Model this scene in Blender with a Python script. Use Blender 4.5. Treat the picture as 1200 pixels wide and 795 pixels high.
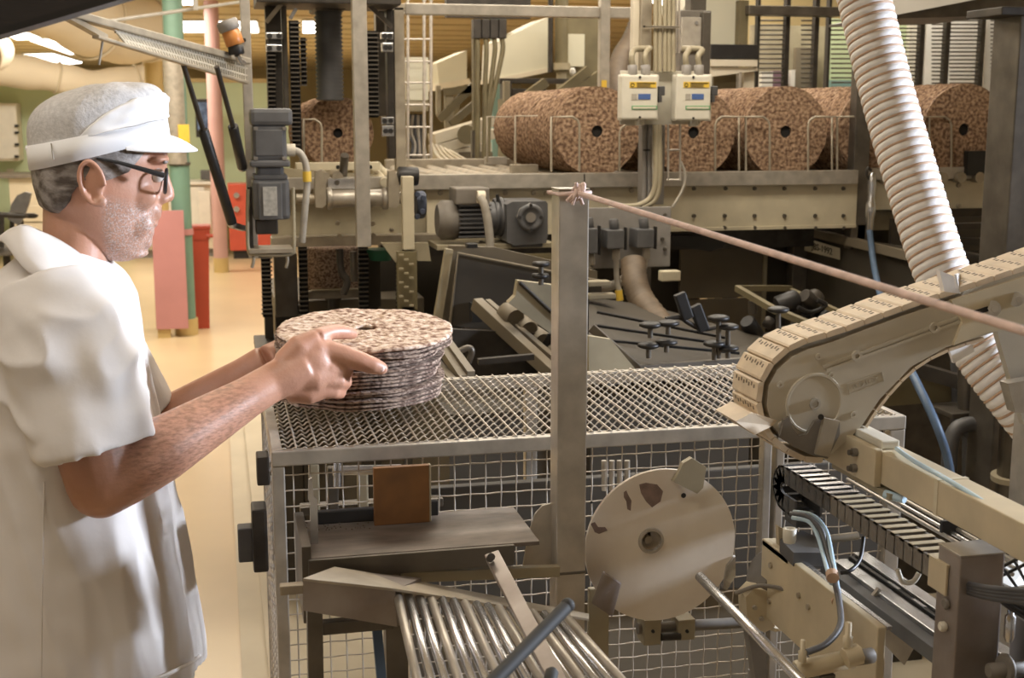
import bpy, bmesh, math, random
from mathutils import Vector, Matrix, noise
random.seed(7)
for o in list(bpy.data.objects): bpy.data.objects.remove(o)
S = bpy.context.scene
COL = S.collection
PI = math.pi
# ------------------------------------------------------------------ camera
F, CX, CY = 1500.0, 600.0, 397.5
PITCH, YAW, CAMZ = math.radians(10.0), math.radians(12.95), 1.72
cam = bpy.data.cameras.new('camera'); co = bpy.data.objects.new('camera', cam); COL.objects.link(co)
cam.sensor_width = 36; cam.lens = 36*F/1200; cam.clip_start = .02; cam.clip_end = 200
co.location = (0, 0, CAMZ); co.rotation_euler = (PI/2-PITCH, 0, -YAW)
cam.dof.use_dof = True; cam.dof.focus_distance = 2.0; cam.dof.aperture_fstop = 11.0
S.camera = co
# ------------------------------------------------------------------ world, light, exposure
S.view_settings.view_transform = 'Standard'; S.view_settings.look = 'None'
S.view_settings.exposure = 0.0; S.view_settings.gamma = 1; S.view_settings.use_curve_mapping = False
w = bpy.data.worlds.new('world'); S.world = w; w.use_nodes = True
bg = w.node_tree.nodes['Background']; bg.inputs[0].default_value = (1.0, .88, .72, 1); bg.inputs[1].default_value = .29
def area(name, loc, target, sx, sy, power, color):
    l = bpy.data.lights.new(name, 'AREA'); l.shape = 'RECTANGLE'; l.size = sx; l.size_y = sy; l.energy = power; l.color = color
    o = bpy.data.objects.new(name, l); COL.objects.link(o); o.location = loc
    o.rotation_euler = (Vector(target)-Vector(loc)).to_track_quat('-Z', 'Y').to_euler(); return o
WARM = (1.0, .89, .72); COOL = (.76, .85, 1.0)
dw = area('daylight_window', (4.5, 1.45, 2.15), (.3, 1.85, 1.3), .45, .45, 44, COOL); dw.data.spread = math.radians(56)
area('tube_light_over_line', (1.0, 3.4, 2.84), (1.0, 3.4, 0), 2.4, .5, 30, (1, .86, .66))
area('tube_light_over_aisle', (-.6, 1.2, 2.84), (-.4, 1.6, 0), 1.4, .5, 10, (1, .88, .72))
area('tube_light_over_rolls', (1.4, 5.0, 2.84), (1.4, 5.0, 0), 2.6, .5, 26, WARM)
area('added_light_over_partition', (3.3, 6.5, 2.84), (3.3, 6.5, 0), 2.0, .3, 14, (1, .93, .80))  # added lamp out of view, brightens the boards behind the partition
for k, (x, y, e) in enumerate(((-.9, 9, 120), (-1.6, 14, 130), (2.2, 7.3, 36), (2.4, 11, 90), (-3.5, 20, 150), (0, 24, 150))):
    area('hall_tube_light', (x, y, 2.84), (x, y, 0), 2.5, 1.0, e, WARM)

# ------------------------------------------------------------------ pixel -> place
_f = Vector((math.sin(YAW)*math.cos(PITCH), math.cos(YAW)*math.cos(PITCH), -math.sin(PITCH)))
_r = Vector((math.cos(YAW), -math.sin(YAW), 0)); _u = _r.cross(_f)
def P(px, py, Y=None, X=None, Z=None):
    d = _f*F + _r*(px-CX) + _u*(CY-py); c = Vector((0, 0, CAMZ))
    if Y is not None: t = Y/d.y
    elif X is not None: t = X/d.x
    else: t = (Z-CAMZ)/d.z
    return c+d*t
def SC(px, py, Y):      # metres per pixel there
    return (P(px+.5, py, Y)-P(px-.5, py, Y)).length
# ------------------------------------------------------------------ materials
MATS = {}
def mk(name, col, rough=.5, metal=0., var=.25, scale=14., bump=0., bscale=None, col2=None, detail=5, stretch=None, spec=.5, trans=0, emit=0, sheen=0, sss=0, lo=.3, hi=.7, ramp2=None):
    m = bpy.data.materials.new(name); m.use_nodes = True; nt = m.node_tree; N = nt.nodes; L = nt.links
    b = N['Principled BSDF']; c = tuple(col)+(1,)
    b.inputs['Roughness'].default_value = rough; b.inputs['Metallic'].default_value = metal
    b.inputs['Specular IOR Level'].default_value = spec
    if trans: b.inputs['Transmission Weight'].default_value = trans
    if sss: b.inputs['Subsurface Weight'].default_value = sss; b.inputs['Subsurface Radius'].default_value = (.01, .004, .002)
    if sheen: b.inputs['Sheen Weight'].default_value = sheen
    if emit: b.inputs['Emission Color'].default_value = c; b.inputs['Emission Strength'].default_value = emit
    b.inputs['Base Color'].default_value = c
    if var or col2:
        tc = N.new('ShaderNodeTexCoord'); mp = N.new('ShaderNodeMapping'); L.new(tc.outputs['Object'], mp.inputs[0])
        if stretch: mp.inputs['Scale'].default_value = stretch
        n = N.new('ShaderNodeTexNoise'); n.inputs['Scale'].default_value = scale; n.inputs['Detail'].default_value = detail
        L.new(mp.outputs[0], n.inputs['Vector'])
        r = N.new('ShaderNodeValToRGB'); e = r.color_ramp.elements
        e[0].position = lo; e[1].position = hi
        c2 = col2 if col2 else tuple(x*(1-var) for x in col)
        e[0].color = tuple(c2)+(1,); e[1].color = c
        if ramp2:
            k = r.color_ramp.elements.new(ramp2[0]); k.color = tuple(ramp2[1])+(1,)
        L.new(n.outputs['Fac'], r.inputs[0]); L.new(r.outputs[0], b.inputs['Base Color'])
        if bump:
            n2 = n
            if bscale:
                n2 = N.new('ShaderNodeTexNoise'); n2.inputs['Scale'].default_value = bscale; n2.inputs['Detail'].default_value = 4
                L.new(mp.outputs[0], n2.inputs['Vector'])
            bp = N.new('ShaderNodeBump'); bp.inputs['Strength'].default_value = bump; bp.inputs['Distance'].default_value = .003
            L.new(n2.outputs['Fac'], bp.inputs['Height']); L.new(bp.outputs[0], b.inputs['Normal'])
    MATS[name] = m; return m
mk('steel', (.52, .475, .41), .38, .5, .3, 25, .05, 90)
mk('steel_dusty', (.46, .40, .31), .5, .45, .35, 18, .08, 80)
mk('steel_bright', (.62, .62, .63), .25, .9, .2, 30)
mk('steel_dark', (.17, .15, .125), .42, .6, .4, 15, .05, 80)
mk('iron_dark', (.07, .06, .05), .5, .5, .5, 18, .08, 60)
mk('plate_scuffed', (.40, .36, .33), .45, .6, .5, 9, .06, 60, col2=(.20, .16, .14))
mk('wire', (.62, .56, .49), .4, .55, .25, 40)
mk('cream_paint', (.62, .55, .40), .5, .05, .22, 10, .04, 60)
mk('cream_dark', (.40, .345, .235), .5, .1, .35, 9, .05, 60)
mk('cream_plastic', (.72, .58, .41), .55, 0, .2, 30, .06, 120)
mk('arm_grey', (.54, .48, .375), .5, .1, .2, 8, .03, 70)
mk('arm_tan', (.62, .525, .36), .5, .15, .28, 10, .04, 60)
mk('motor_grey', (.125, .123, .125), .5, .2, .35, 16, .05, 60)
mk('motor_dusty', (.22, .195, .165), .6, .1, .4, 14, .06, 60)
mk('motor_blue', (.07, .085, .13), .5, .2, .3, 14)
mk('black', (.025, .023, .022), .45, .1, .4, 20)
mk('black_wood', (.035, .03, .03), .6, 0, .5, 6, .1, 30, stretch=(1, 8, 8))
mk('rubber', (.035, .033, .03), .7, 0, .3, 20)
mk('hole_black', (.01, .009, .008), .9, 0, 0)
mk('white_paint', (.75, .72, .66), .5, 0, .12, 8)
mk('white_warm', (.68, .61, .48), .5, 0, .15, 3)
mk('box_white', (.66, .62, .52), .45, 0, .12, 20)
mk('hose_white', (.86, .84, .83), .55, 0, .12, 40)
mk('hose_tan', (.60, .40, .27), .6, 0, .3, 40)
mk('hose_brown', (.19, .14, .095), .6, 0, .4, 20)
mk('rope_pink', (.74, .55, .48), .75, 0, .3, 60, .3, 300)
mk('grey_plastic', (.27, .25, .23), .5, 0, .2, 20)
mk('grey_cable', (.42, .38, .32), .55, 0, .25, 30)
mk('dark_cable', (.07, .07, .075), .5, 0, .3, 30)
mk('blue_hose', (.10, .16, .26), .45, 0, .3, 20)
mk('ice_hose', (.50, .66, .78), .3, 0, .2, 20)
mk('brown_plate', (.27, .125, .04), .4, .15, .5, 20, .05, 60, col2=(.16, .075, .03))
mk('tray', (.21, .175, .15), .4, .5, .45, 22, .06, 80, stretch=(1, 3, 1))
mk('disc_steel', (.86, .80, .71), .45, .1, .3, 7, .03, 50, col2=(.66, .57, .47))
mk('rust_stain', (.27, .19, .16), .6, .1, .4, 60)
mk('floor_vinyl', (.66, .52, .33), .28, 0, .12, 1.6, .02, 20, detail=8)
mk('ceiling_tile', (.80, .66, .40), .7, 0, .12, 1.2)
mk('ceiling_rib', (.60, .47, .25), .7, 0, .15, 1.2)
mk('wall_green', (.55, .66, .46), .6, 0, .1, 1.0)
mk('wall_yellow', (.58, .46, .24), .6, 0, .15, 1.0)
mk('wall_white', (.66, .62, .52), .6, 0, .1, 1.0)
mk('duct_fabric', (.76, .69, .57), .8, 0, .12, 1.5, .2, 6)
mk('light_panel', (1.0, .97, .90), .5, 0, 0, emit=5.0)
mk('col_green', (.17, .30, .24), .45, 0, .15, 5)
mk('col_pink', (.58, .36, .35), .45, 0, .12, 4)
mk('panel_pink', (.53, .25, .26), .5, 0, .12, 4)
mk('col_cream', (.60, .45, .20), .5, 0, .15, 4)
mk('bin_red', (.45, .065, .035), .4, 0, .15, 5)
mk('cab_red', (.60, .10, .06), .4, 0, .15, 5)
mk('orange_lens', (.55, .22, .06), .3, 0, .2, 10)
mk('yellow_sticker', (.72, .48, .06), .5, 0, .1, 40)
mk('blue_sticker', (.07, .13, .33), .5, 0, .1, 40)
mk('green_sticker', (.10, .33, .14), .5, 0, .1, 40)
mk('paper', (.62, .57, .45), .6, 0, .1, 40)
mk('nameplate', (.55, .54, .50), .35, .4, .35, 90)
mk('screen', (.22, .34, .62), .3, 0, .7, 14, emit=.0, col2=(.03, .05, .12))
mk('hood_white', (.66, .63, .50), .35, 0, .15, 2)
mk('hood_brown', (.20, .165, .09), .5, .1, .4, 6)
mk('panel_lime', (.52, .60, .36), .5, 0, .12, 1.5)
mk('panel_teal', (.22, .36, .33), .5, 0, .1, 1.5)
mk('panel_purple', (.20, .12, .15), .5, 0, .1, 1.5)
mk('green_box', (.02, .13, .07), .5, 0, .2, 9)
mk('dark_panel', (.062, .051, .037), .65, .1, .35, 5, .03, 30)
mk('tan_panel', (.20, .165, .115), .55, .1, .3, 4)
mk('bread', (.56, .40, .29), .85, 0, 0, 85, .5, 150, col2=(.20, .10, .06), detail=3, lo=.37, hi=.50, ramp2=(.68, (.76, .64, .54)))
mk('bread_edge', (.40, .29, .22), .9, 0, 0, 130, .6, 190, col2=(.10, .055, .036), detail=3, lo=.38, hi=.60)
mk('skin', (.52, .275, .185), .45, 0, .22, 22, .12, 260, sss=.08, col2=(.44, .215, .135))
mk('hair', (.30, .265, .24), .6, 0, 0, 60, .6, 220, col2=(.075, .055, .042), stretch=(.4, 1, 1), lo=.38, hi=.62)
mk('stubble', (.46, .34, .29), .7, 0, 0, 260, .4, 400, col2=(.27, .18, .14), lo=.4, hi=.6)
mk('shirt', (.71, .665, .635), .9, 0, .04, 6, .10, 90, sheen=.15)
mk('cap_mesh', (.60, .575, .56), .9, 0, .25, 160, .4, 260)
mk('bread_roll', (.34, .22, .135), .85, 0, 0, 80, .7, 120, col2=(.13, .07, .042), detail=3, lo=.39, hi=.55, ramp2=(.74, (.46, .325, .22)))
mk('cap', (.82, .80, .79), .85, 0, .06, 8, .1, 60, sheen=.2)
mk('trousers', (.62, .60, .57), .85, 0, .1, 8)
mk('shoe', (.55, .53, .5), .6, 0, .1, 8)
mk('eye_white', (.7, .66, .62), .3, 0, 0)
mk('nail', (.72, .50, .42), .3, 0, .1, 40)
mk('lip', (.42, .19, .15), .5, 0, .15, 40)
mk('glass', (.95, .95, .97), .05, 0, 0)
MATS['glass'].node_tree.nodes['Principled BSDF'].inputs['Alpha'].default_value = .16
mk('window_light', (.80, .88, 1.0), .5, 0, 0, emit=3)
# ------------------------------------------------------------------ mesh building
class M:
    def __init__(s): s.v = []; s.f = []; s.sm = []
    def add(s, vs, fs, smooth=False):
        b = len(s.v); s.v += [Vector(v) for v in vs]
        for f in fs: s.f.append(tuple(i+b for i in f)); s.sm.append(smooth)
        return s
    def box(s, a, b, bev=0.):
        x0, x1 = sorted((a[0], b[0])); y0, y1 = sorted((a[1], b[1])); z0, z1 = sorted((a[2], b[2]))
        bev = min(bev, (x1-x0)*.3, (y1-y0)*.3, (z1-z0)*.3)
        if bev <= 0:
            return s.add([(x, y, z) for z in (z0, z1) for y in (y0, y1) for x in (x0, x1)],
                         [(0, 2, 3, 1), (4, 5, 7, 6), (0, 1, 5, 4), (2, 6, 7, 3), (0, 4, 6, 2), (1, 3, 7, 5)])
        bm = bmesh.new(); bmesh.ops.create_cube(bm, size=1)
        for v in bm.verts: v.co = Vector(((x0+x1)/2+v.co.x*(x1-x0), (y0+y1)/2+v.co.y*(y1-y0), (z0+z1)/2+v.co.z*(z1-z0)))
        bmesh.ops.bevel(bm, geom=list(bm.edges), offset=bev, segments=2, affect='EDGES', profile=.6)
        s.bm(bm); return s
    def bm(s, bm, smooth=False):
        bm.verts.index_update(); s.add([v.co for v in bm.verts], [tuple(v.index for v in f.verts) for f in bm.faces], smooth); bm.free(); return s
    def bar(s, p0, p1, w, h, up=(0, 0, 1), bev=0.):        # rectangular bar between two points
        p0 = Vector(p0); p1 = Vector(p1); d = p1-p0; L = d.length; z = d.normalized()
        u = Vector(up)
        if abs(u.dot(z)) > .98: u = Vector((0, 1, 0))
        x = u.cross(z).normalized(); y = z.cross(x)
        m = M().box((-w/2, -h/2, 0), (w/2, h/2, L), bev)
        return s.add([p0+x*v.x+y*v.y+z*v.z for v in m.v], m.f)
    def prism(s, pts, off):                                 # polygon of 3D points pushed along off
        n = len(pts); off = Vector(off); pts = [Vector(p) for p in pts]
        nrm = Vector((0, 0, 0))
        for i in range(n):
            nrm += pts[i].cross(pts[(i+1) % n])
        if nrm.dot(off) > 0: pts.reverse()
        return s.add(pts+[p+off for p in pts], [tuple(range(n)), tuple(range(2*n-1, n-1, -1))]+[(i, n+i, n+(i+1) % n, (i+1) % n) for i in range(n)])
    def tube(s, pts, r, n=10, caps=True, closed=False):
        pts = [Vector(p) for p in pts]; k = len(pts)
        rs = r if isinstance(r, (list, tuple)) else [r]*k
        vs = []; fs = []; prev = None
        for i, p in enumerate(pts):
            if closed: t = (pts[(i+1) % k]-pts[i-1])
            else: t = (pts[min(i+1, k-1)]-pts[max(i-1, 0)])
            t = t.normalized() if t.length > 1e-9 else Vector((0, 0, 1))
            if prev is None:
                a = Vector((0, 0, 1)) if abs(t.z) < .9 else Vector((1, 0, 0))
                x = a.cross(t).normalized()
            else:
                x = prev-t*prev.dot(t); x = x.normalized() if x.length > 1e-6 else t.orthogonal().normalized()
            prev = x; y = t.cross(x)
            for j in range(n):
                a = 2*PI*j/n; vs.append(p+(x*math.cos(a)+y*math.sin(a))*rs[i])
        for i in range(k if closed else k-1):
            for j in range(n):
                a = i*n; b = ((i+1) % k)*n
                fs.append((a+j, a+(j+1) % n, b+(j+1) % n, b+j))
        s.add(vs, fs, True)
        if caps and not closed:
            s.add(vs[:n], [tuple(range(n-1, -1, -1))]); s.add(vs[-n:], [tuple(range(n))])
        return s
    def cyl(s, p0, p1, r, n=16, r2=None, bev=0):
        p0 = Vector(p0); p1 = Vector(p1); r2 = r if r2 is None else r2
        if bev:
            d = (p1-p0).normalized()*bev
            return s.tube([p0, p0+d*.01, p0+d, p1-d, p1-d*.01, p1], [r-bev, r-bev, r, r2, r2-bev, r2-bev], n)
        return s.tube([p0, p1], [r, r2], n)
    def lathe(s, prof, o, ax=(0, 0, 1), n=24, caps=True):   # prof: (radius, height)
        o = Vector(o); z = Vector(ax).normalized(); x = z.orthogonal().normalized(); y = z.cross(x)
        vs = []; k = len(prof)
        for r, h in prof:
            for j in range(n):
                a = 2*PI*j/n; vs.append(o+z*h+(x*math.cos(a)+y*math.sin(a))*r)
        fs = [(i*n+j, i*n+(j+1) % n, (i+1)*n+(j+1) % n, (i+1)*n+j) for i in range(k-1) for j in range(n)]
        s.add(vs, fs, True)
        if caps:
            if prof[0][0] > 1e-5: s.add(vs[:n], [tuple(range(n-1, -1, -1))])
            if prof[-1][0] > 1e-5: s.add(vs[-n:], [tuple(range(n))])
        return s
    def ell(s, c, r, n=16, rot=None):
        c = Vector(c); vs = []; fs = []; m = n//2
        for i in range(m+1):
            t = PI*i/m
            for j in range(n):
                a = 2*PI*j/n; v = Vector((r[0]*math.sin(t)*math.cos(a), r[1]*math.sin(t)*math.sin(a), r[2]*math.cos(t)))
                if rot: v = rot@v
                vs.append(c+v)
        for i in range(m):
            for j in range(n): fs.append((i*n+j, (i+1)*n+j, (i+1)*n+(j+1) % n, i*n+(j+1) % n))
        return s.add(vs, fs, True)
    def xf(s, fn): s.v = [Vector(fn(v)) for v in s.v]; return s
def wl(o):
    p = Vector(o.location)
    while o.parent: o = o.parent; p = p+Vector(o.location)
    return p
def obj(name, m, mat, parent=None, smooth=None, weld=False):
    me = bpy.data.meshes.new(name); o = bpy.data.objects.new(name, me); COL.objects.link(o)
    if parent: org = wl(parent); o.parent = parent
    else:
        xs = [v.x for v in m.v]; ys = [v.y for v in m.v]; zs = [v.z for v in m.v]
        org = Vector(((min(xs)+max(xs))/2, (min(ys)+max(ys))/2, min(zs))); o.location = org
    me.from_pydata([tuple(v-org) for v in m.v], [], m.f)
    me.polygons.foreach_set('use_smooth', m.sm if smooth is None else [smooth]*len(m.f))
    me.materials.append(MATS[mat]); me.validate(); me.update()
    if weld:
        b = bmesh.new(); b.from_mesh(me); bmesh.ops.remove_doubles(b, verts=b.verts, dist=1e-5); bmesh.ops.recalc_face_normals(b, faces=b.faces); b.to_mesh(me); b.free()
    return o
def tag(o, label, cat, group=None):
    o['label'] = label; o['category'] = cat
    if group: o['group'] = group
    return o
def thing(name, label, cat, loc, group=None):
    o = bpy.data.objects.new(name, None); COL.objects.link(o); o.location = loc; o.empty_display_size = .05
    return tag(o, label, cat, group)
def struct(name, m, mat, parent=None):
    o = obj(name, m, mat, parent)
    if not parent: o['kind'] = 'structure'
    return o
def stuff(o): o['kind'] = 'stuff'; return o
# pixel-placed helpers: true boxes / prisms in the machine axes, standing at depth Y
def rect(x0, y0, x1, y1, Y):
    xm, ym = (x0+x1)/2, (y0+y1)/2
    return P(x0, ym, Y).x, P(x1, ym, Y).x, P(xm, y1, Y).z, P(xm, y0, Y).z
def PB(x0, y0, x1, y1, Y, t, bev=.002, m=None):
    a, b, c, d = rect(x0, y0, x1, y1, Y); return (m or M()).box((a, Y, c), (b, Y+t, d), bev)
def PP(pts, Y, t, m=None):
    return (m or M()).prism([P(x, y, Y) for x, y in pts], (0, t, 0))
def PT(pts, r, n=10, m=None, Y=None):                       # tube through (px,py[,Y]) points
    return (m or M()).tube([P(p[0], p[1], p[2] if len(p) > 2 else Y) for p in pts], r, n)
def smoothpts(pts, k=6):                                     # Catmull-Rom
    pts = [Vector(p) for p in pts]; out = []
    for i in range(len(pts)-1):
        a, b, c, d = pts[max(i-1, 0)], pts[i], pts[i+1], pts[min(i+2, len(pts)-1)]
        for j in range(k):
            t = j/k; out.append(.5*((2*b)+(c-a)*t+(2*a-5*b+4*c-d)*t*t+(3*b-a-3*c+d)*t**3))
    return out+[pts[-1]]
def SP(pts, Y=None, k=6):
    return smoothpts([P(p[0], p[1], p[2] if len(p) > 2 else Y) for p in pts], k)

# ================================================================== the hall
CEIL = 2.9
struct('floor', M().box((-6, -3, -.1), (14, 36, 0)), 'floor_vinyl')
ce = struct('ceiling', M().box((-6, -3, CEIL), (14, 36, CEIL+.1)), 'ceiling_tile')
for k in range(26):
    obj('ceiling_joint', M().box((-6, 3+k*1.2, CEIL-.012), (14, 3.06+k*1.2, CEIL)), 'ceiling_rib', ce)
struct('wall_back', M().box((-6, 36, 0), (14, 36.1, CEIL)), 'wall_yellow')
struct('wall_left', M().box((-6.1, 4, 0), (-6, 36, CEIL)), 'wall_green')
wr = struct('wall_right', M().box((4.6, -1, 0), (4.7, .9, CEIL)).box((4.6, 2.2, 0), (4.7, 6.3, CEIL)).box((4.6, .9, 0), (4.7, 2.2, 1.45)).box((4.6, .9, 2.55), (4.7, 2.2, CEIL)), 'wall_white')
t = thing('ceiling_light', 'added unseen ceiling light brightening the boards behind the wire partition', 'light', (3.3, 6.5, CEIL-.04), 'fluorescent ceiling lights')  # fixture made up to go with the added partition lamp
obj('diffuser', M().box((2.3, 6.35, CEIL-.045), (4.3, 6.65, CEIL-.04)), 'light_panel', t); obj('housing', M().box((2.28, 6.33, CEIL-.039), (4.32, 6.67, CEIL-.001)), 'white_paint', t)
wf = struct('window_1', M().bar((4.62, .9, 1.47), (4.62, 2.2, 1.47), .05, .05).bar((4.62, .9, 2.53), (4.62, 2.2, 2.53), .05, .05).bar((4.62, .9, 1.45), (4.62, .9, 2.55), .05, .05).bar((4.62, 2.2, 1.45), (4.62, 2.2, 2.55), .05, .05), 'white_paint')
# green partition with upper cream band
zt = P(100, 96, 17).z
gp = struct('wall_partition', M().box((-4.2, 17, 0), (P(300, 100, 17).x+.4, 17.12, zt)), 'wall_green')
obj('capping_strip', M().box((-4.2, 16.98, zt), (P(300, 100, 17).x+.4, 17.14, zt+.05)), 'wall_yellow', gp)
# plinth kerb along the guard cage
kx = P(300, 600, Z=0).x
struct('trim_1', M().box((.02, 2.6, 0), (.10, 7.5, .012)).box((.10, 2.6, 0), (2.6, 7.5, .03), 0), 'white_warm')

def ceil_light(corners, label, Z=CEIL, drop=.05):
    a = [P(x, y, Z=Z-drop) for x, y in corners]
    c = sum(a, Vector())/len(a)
    t = thing('ceiling_light', label, 'light', (c.x, c.y, Z-drop), 'fluorescent ceiling lights')
    obj('diffuser', M().prism(a, (0, 0, .02)), 'light_panel', t)
    b = [c+(p-c)*1.04+Vector((0, 0, .02)) for p in a]
    obj('housing', M().prism(b, (0, 0, drop-.022)), 'white_paint', t)
ceil_light([(-14, 31), (10, 31), (48, 46), (20, 47)], 'long white ceiling light beside the sagging fabric ducts, next to the black beam')
ceil_light([(35, 48), (56, 47.5), (101, 63), (82, 64)], 'long white ceiling light squeezed between two fabric ducts')
ceil_light([(27, 65), (62, 64), (96, 74), (76, 76)], 'far white ceiling light just above the lower fabric duct')
ceil_light([(203, 27), (300, 27), (303, 38.5), (205, 38)], 'wide bright ceiling light behind the orange beacon')
ceil_light([(186, -6), (230, -6), (226, 6), (188, 6)], 'ceiling light above the white hanging rod')
ceil_light([(355, 27), (372, 27), (372, 39), (355, 39)], 'small ceiling light seen between the chain column and the grey bellows')
ceil_light([(876, 26), (946, 18), (946, 26), (878, 35)], 'slanted ceiling light above the wire partition')
for nm, x, y, sx, sy, lb in (('a', 1.0, 3.4, 2.4, .5, 'twin tube ceiling light above the guard cage'), ('b', -.6, 1.2, 1.4, .5, 'ceiling light above the worker aisle'),
                             ('c', 1.4, 5.0, 2.6, .5, 'twin tube ceiling light above the roller conveyor')):
    t = thing('ceiling_light', lb, 'light', (x, y, CEIL-.04), 'fluorescent ceiling lights')
    obj('diffuser', M().box((x-sx/2, y-sy/2, CEIL-.045), (x+sx/2, y+sy/2, CEIL-.04)), 'light_panel', t)
    obj('housing', M().box((x-sx/2-.02, y-sy/2-.02, CEIL-.039), (x+sx/2+.02, y+sy/2+.02, CEIL-.001)), 'white_paint', t)

# ---------------------------------------------------------------- fabric air ducts
def duct(pts, rs, label, rings):
    path = smoothpts([P(*p) for p in pts], 8)
    n = len(path); rr = []
    for i in range(n):
        t = i/(n-1)*(len(rs)-1); k = min(int(t), len(rs)-2); rr.append(rs[k]+(rs[k+1]-rs[k])*(t-k)+.012*math.sin(i*1.1))
    t = thing('fabric_duct', label, 'air duct', path[0], 'sagging fabric air ducts')
    obj('sleeve', M().tube(path, rr, 28), 'duct_fabric', t)
    for q in rings:
        i = int(q*(n-2)); d = (path[i+1]-path[i]).normalized(); x = d.orthogonal().normalized(); y = d.cross(x)
        obj('hoop', M().tube([path[i]+(x*math.cos(a*PI/16)+y*math.sin(a*PI/16))*(rr[i]+.01) for a in range(32)], .014, 6, closed=True), 'white_warm', t)
duct([(-60, -76, 10.5), (60, -4, 11), (125, 30, 11.5), (182, 34, 12)], [.34, .31, .30, .27], 'large sagging cream fabric duct above the guard hood', (.25, .62, .99))
duct([(-40, 78, 16), (40, 86, 16.2), (110, 98, 16.4), (182, 88, 16.6)], [.20, .19, .165, .16], 'slim cream fabric duct running along above the green wall', (.5, .95))
duct([(-70, 66, 12.5), (-30, 64, 13), (0, 58, 15)], [.26, .24, .16], 'short cream fabric duct bulge hanging beside the ceiling lights', (.5,))

# ---------------------------------------------------------------- columns
def column(px0, px1, ybase, Yd, mat, name, label, cat='column'):
    b = P((px0+px1)/2, ybase, Z=0); r = (px1-px0)/2*SC((px0+px1)/2, ybase, b.y)
    t = thing(name, label, cat, (b.x, b.y, 0))
    return t, b, r
t, b, r = column(251, 268, 319, None, 'col_pink', 'round_column', 'pink round column with a beige foot standing on the floor')
obj('shaft', M().cyl((b.x, b.y, .16), (b.x, b.y, CEIL), r, 20), 'col_pink', t)
obj('foot', M().cyl((b.x, b.y, 0), (b.x, b.y, .16), r*1.02, 20), 'col_cream', t)
t, b, r = column(207, 231, 392, None, 'col_green', 'round_column', 'green round column with a steel sleeve and a yellow sticker')
gz = P(219, 192, b.y).z; gb = b.copy(); gr = r
obj('shaft', M().cyl((b.x, b.y, .13), (b.x, b.y, CEIL), r*.96, 24), 'col_green', t)
obj('steel_sleeve', M().cyl((b.x-.012, b.y-.02, gz), (b.x-.012, b.y-.02, P(219, 62, b.y).z), r*.98, 24), 'steel', t)
obj('collar', M().cyl((b.x, b.y, gz-.012), (b.x, b.y, gz+.012), r*1.06, 24), 'steel_dark', t)
obj('foot', M().cyl((b.x, b.y, 0), (b.x, b.y, .13), r*1.15, 24), 'col_cream', t)
a0, a1, a2, a3 = rect(209, 146, 222, 170, b.y-r-.03)
obj('yellow_sticker', M().box((a0, b.y-r-.035, a2), (a1, b.y-r-.02, a3)), 'yellow_sticker', t)
for q in (272, 383): obj('strap', M().cyl((b.x, b.y, P(219, q+3, b.y).z), (b.x, b.y, P(219, q-4, b.y).z), r*1.08, 24), 'panel_pink', t)
t = thing('bump_guard', 'pink rectangular guard sheet strapped in front of the green column', 'panel', (gb.x-.15, gb.y-.1, 0))
obj('sheet', PB(180, 247, 218, 386, gb.y-.16, .02, .003), 'panel_pink', t)
obj('side_return', PB(180, 247, 183, 386, gb.y-.14, .18, .002), 'panel_pink', t)
obj('foot_block', PB(185, 386, 200, 397, gb.y-.14, .1, 0), 'col_cream', t)
t, b, r = column(182, 203, 352, None, 'col_cream', 'round_column', 'cream round column behind the tip of the white cap')
obj('shaft', M().cyl((b.x, b.y, 0), (b.x, b.y, CEIL), r, 20), 'col_cream', t)
cz = P(192, 78, b.y).z
for q in (0, .22): obj('collar', M().cyl((b.x, b.y, cz-q), (b.x, b.y, cz-q+.05), r*1.12, 20), 'col_cream', t)
obj('red_sign', PB(201, 140, 207, 170, b.y-r-.01, .02, 0), 'cab_red', t)
# red wheelie bin
b = P(236, 384, Z=0); t = thing('waste_bin', 'red plastic waste bin with a rim behind the green column', 'bin', (b.x, b.y, 0))
w2 = 13*SC(236, 384, b.y); hb = P(236, 268, b.y).z
m = M(); q = []
for z, k in ((0, .75), (hb*.9, 1.0), (hb*.9, 1.1), (hb, 1.12)):
    q.append([(b.x+sx*w2*k, b.y+sy*w2*k, z) for sx, sy in ((-1, -1), (1, -1), (1, 1), (-1, 1))])
vs = sum(q, []); m.add(vs, [(i*4+j, i*4+(j+1) % 4, (i+1)*4+(j+1) % 4, (i+1)*4+j) for i in range(3) for j in range(4)]+[(3, 2, 1, 0)])
obj('body', m, 'bin_red', t)
obj('lid', M().box((b.x-w2*1.2, b.y-w2*1.2, hb), (b.x+w2*1.2, b.y+w2*1.2, hb+.03), .01), 'bin_red', t)
obj('handle', M().cyl((b.x+w2*.8, b.y-w2*1.25, hb-.05), (b.x+w2*1.4, b.y-w2*1.25, hb-.05), .015), 'bin_red', t)
# red cabinet
b = P(277, 292, Z=.12)
t = thing('cabinet', 'red cabinet with two round locks behind the pink column', 'cabinet', (b.x, b.y, 0))
x0 = P(268, 250, b.y).x; z1 = P(276, 216, b.y).z
obj('body', M().box((x0, b.y, .1), (x0+.55, b.y+.4, z1), .01), 'cab_red', t)
obj('foot', M().box((x0+.04, b.y+.03, 0), (x0+.5, b.y+.36, .1)), 'black', t)
for q in (229, 245):
    c = P(277, q, b.y); obj('lock', M().cyl(c, c-Vector((0, .03, 0)), .035, 14), 'steel_bright', t)
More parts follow.
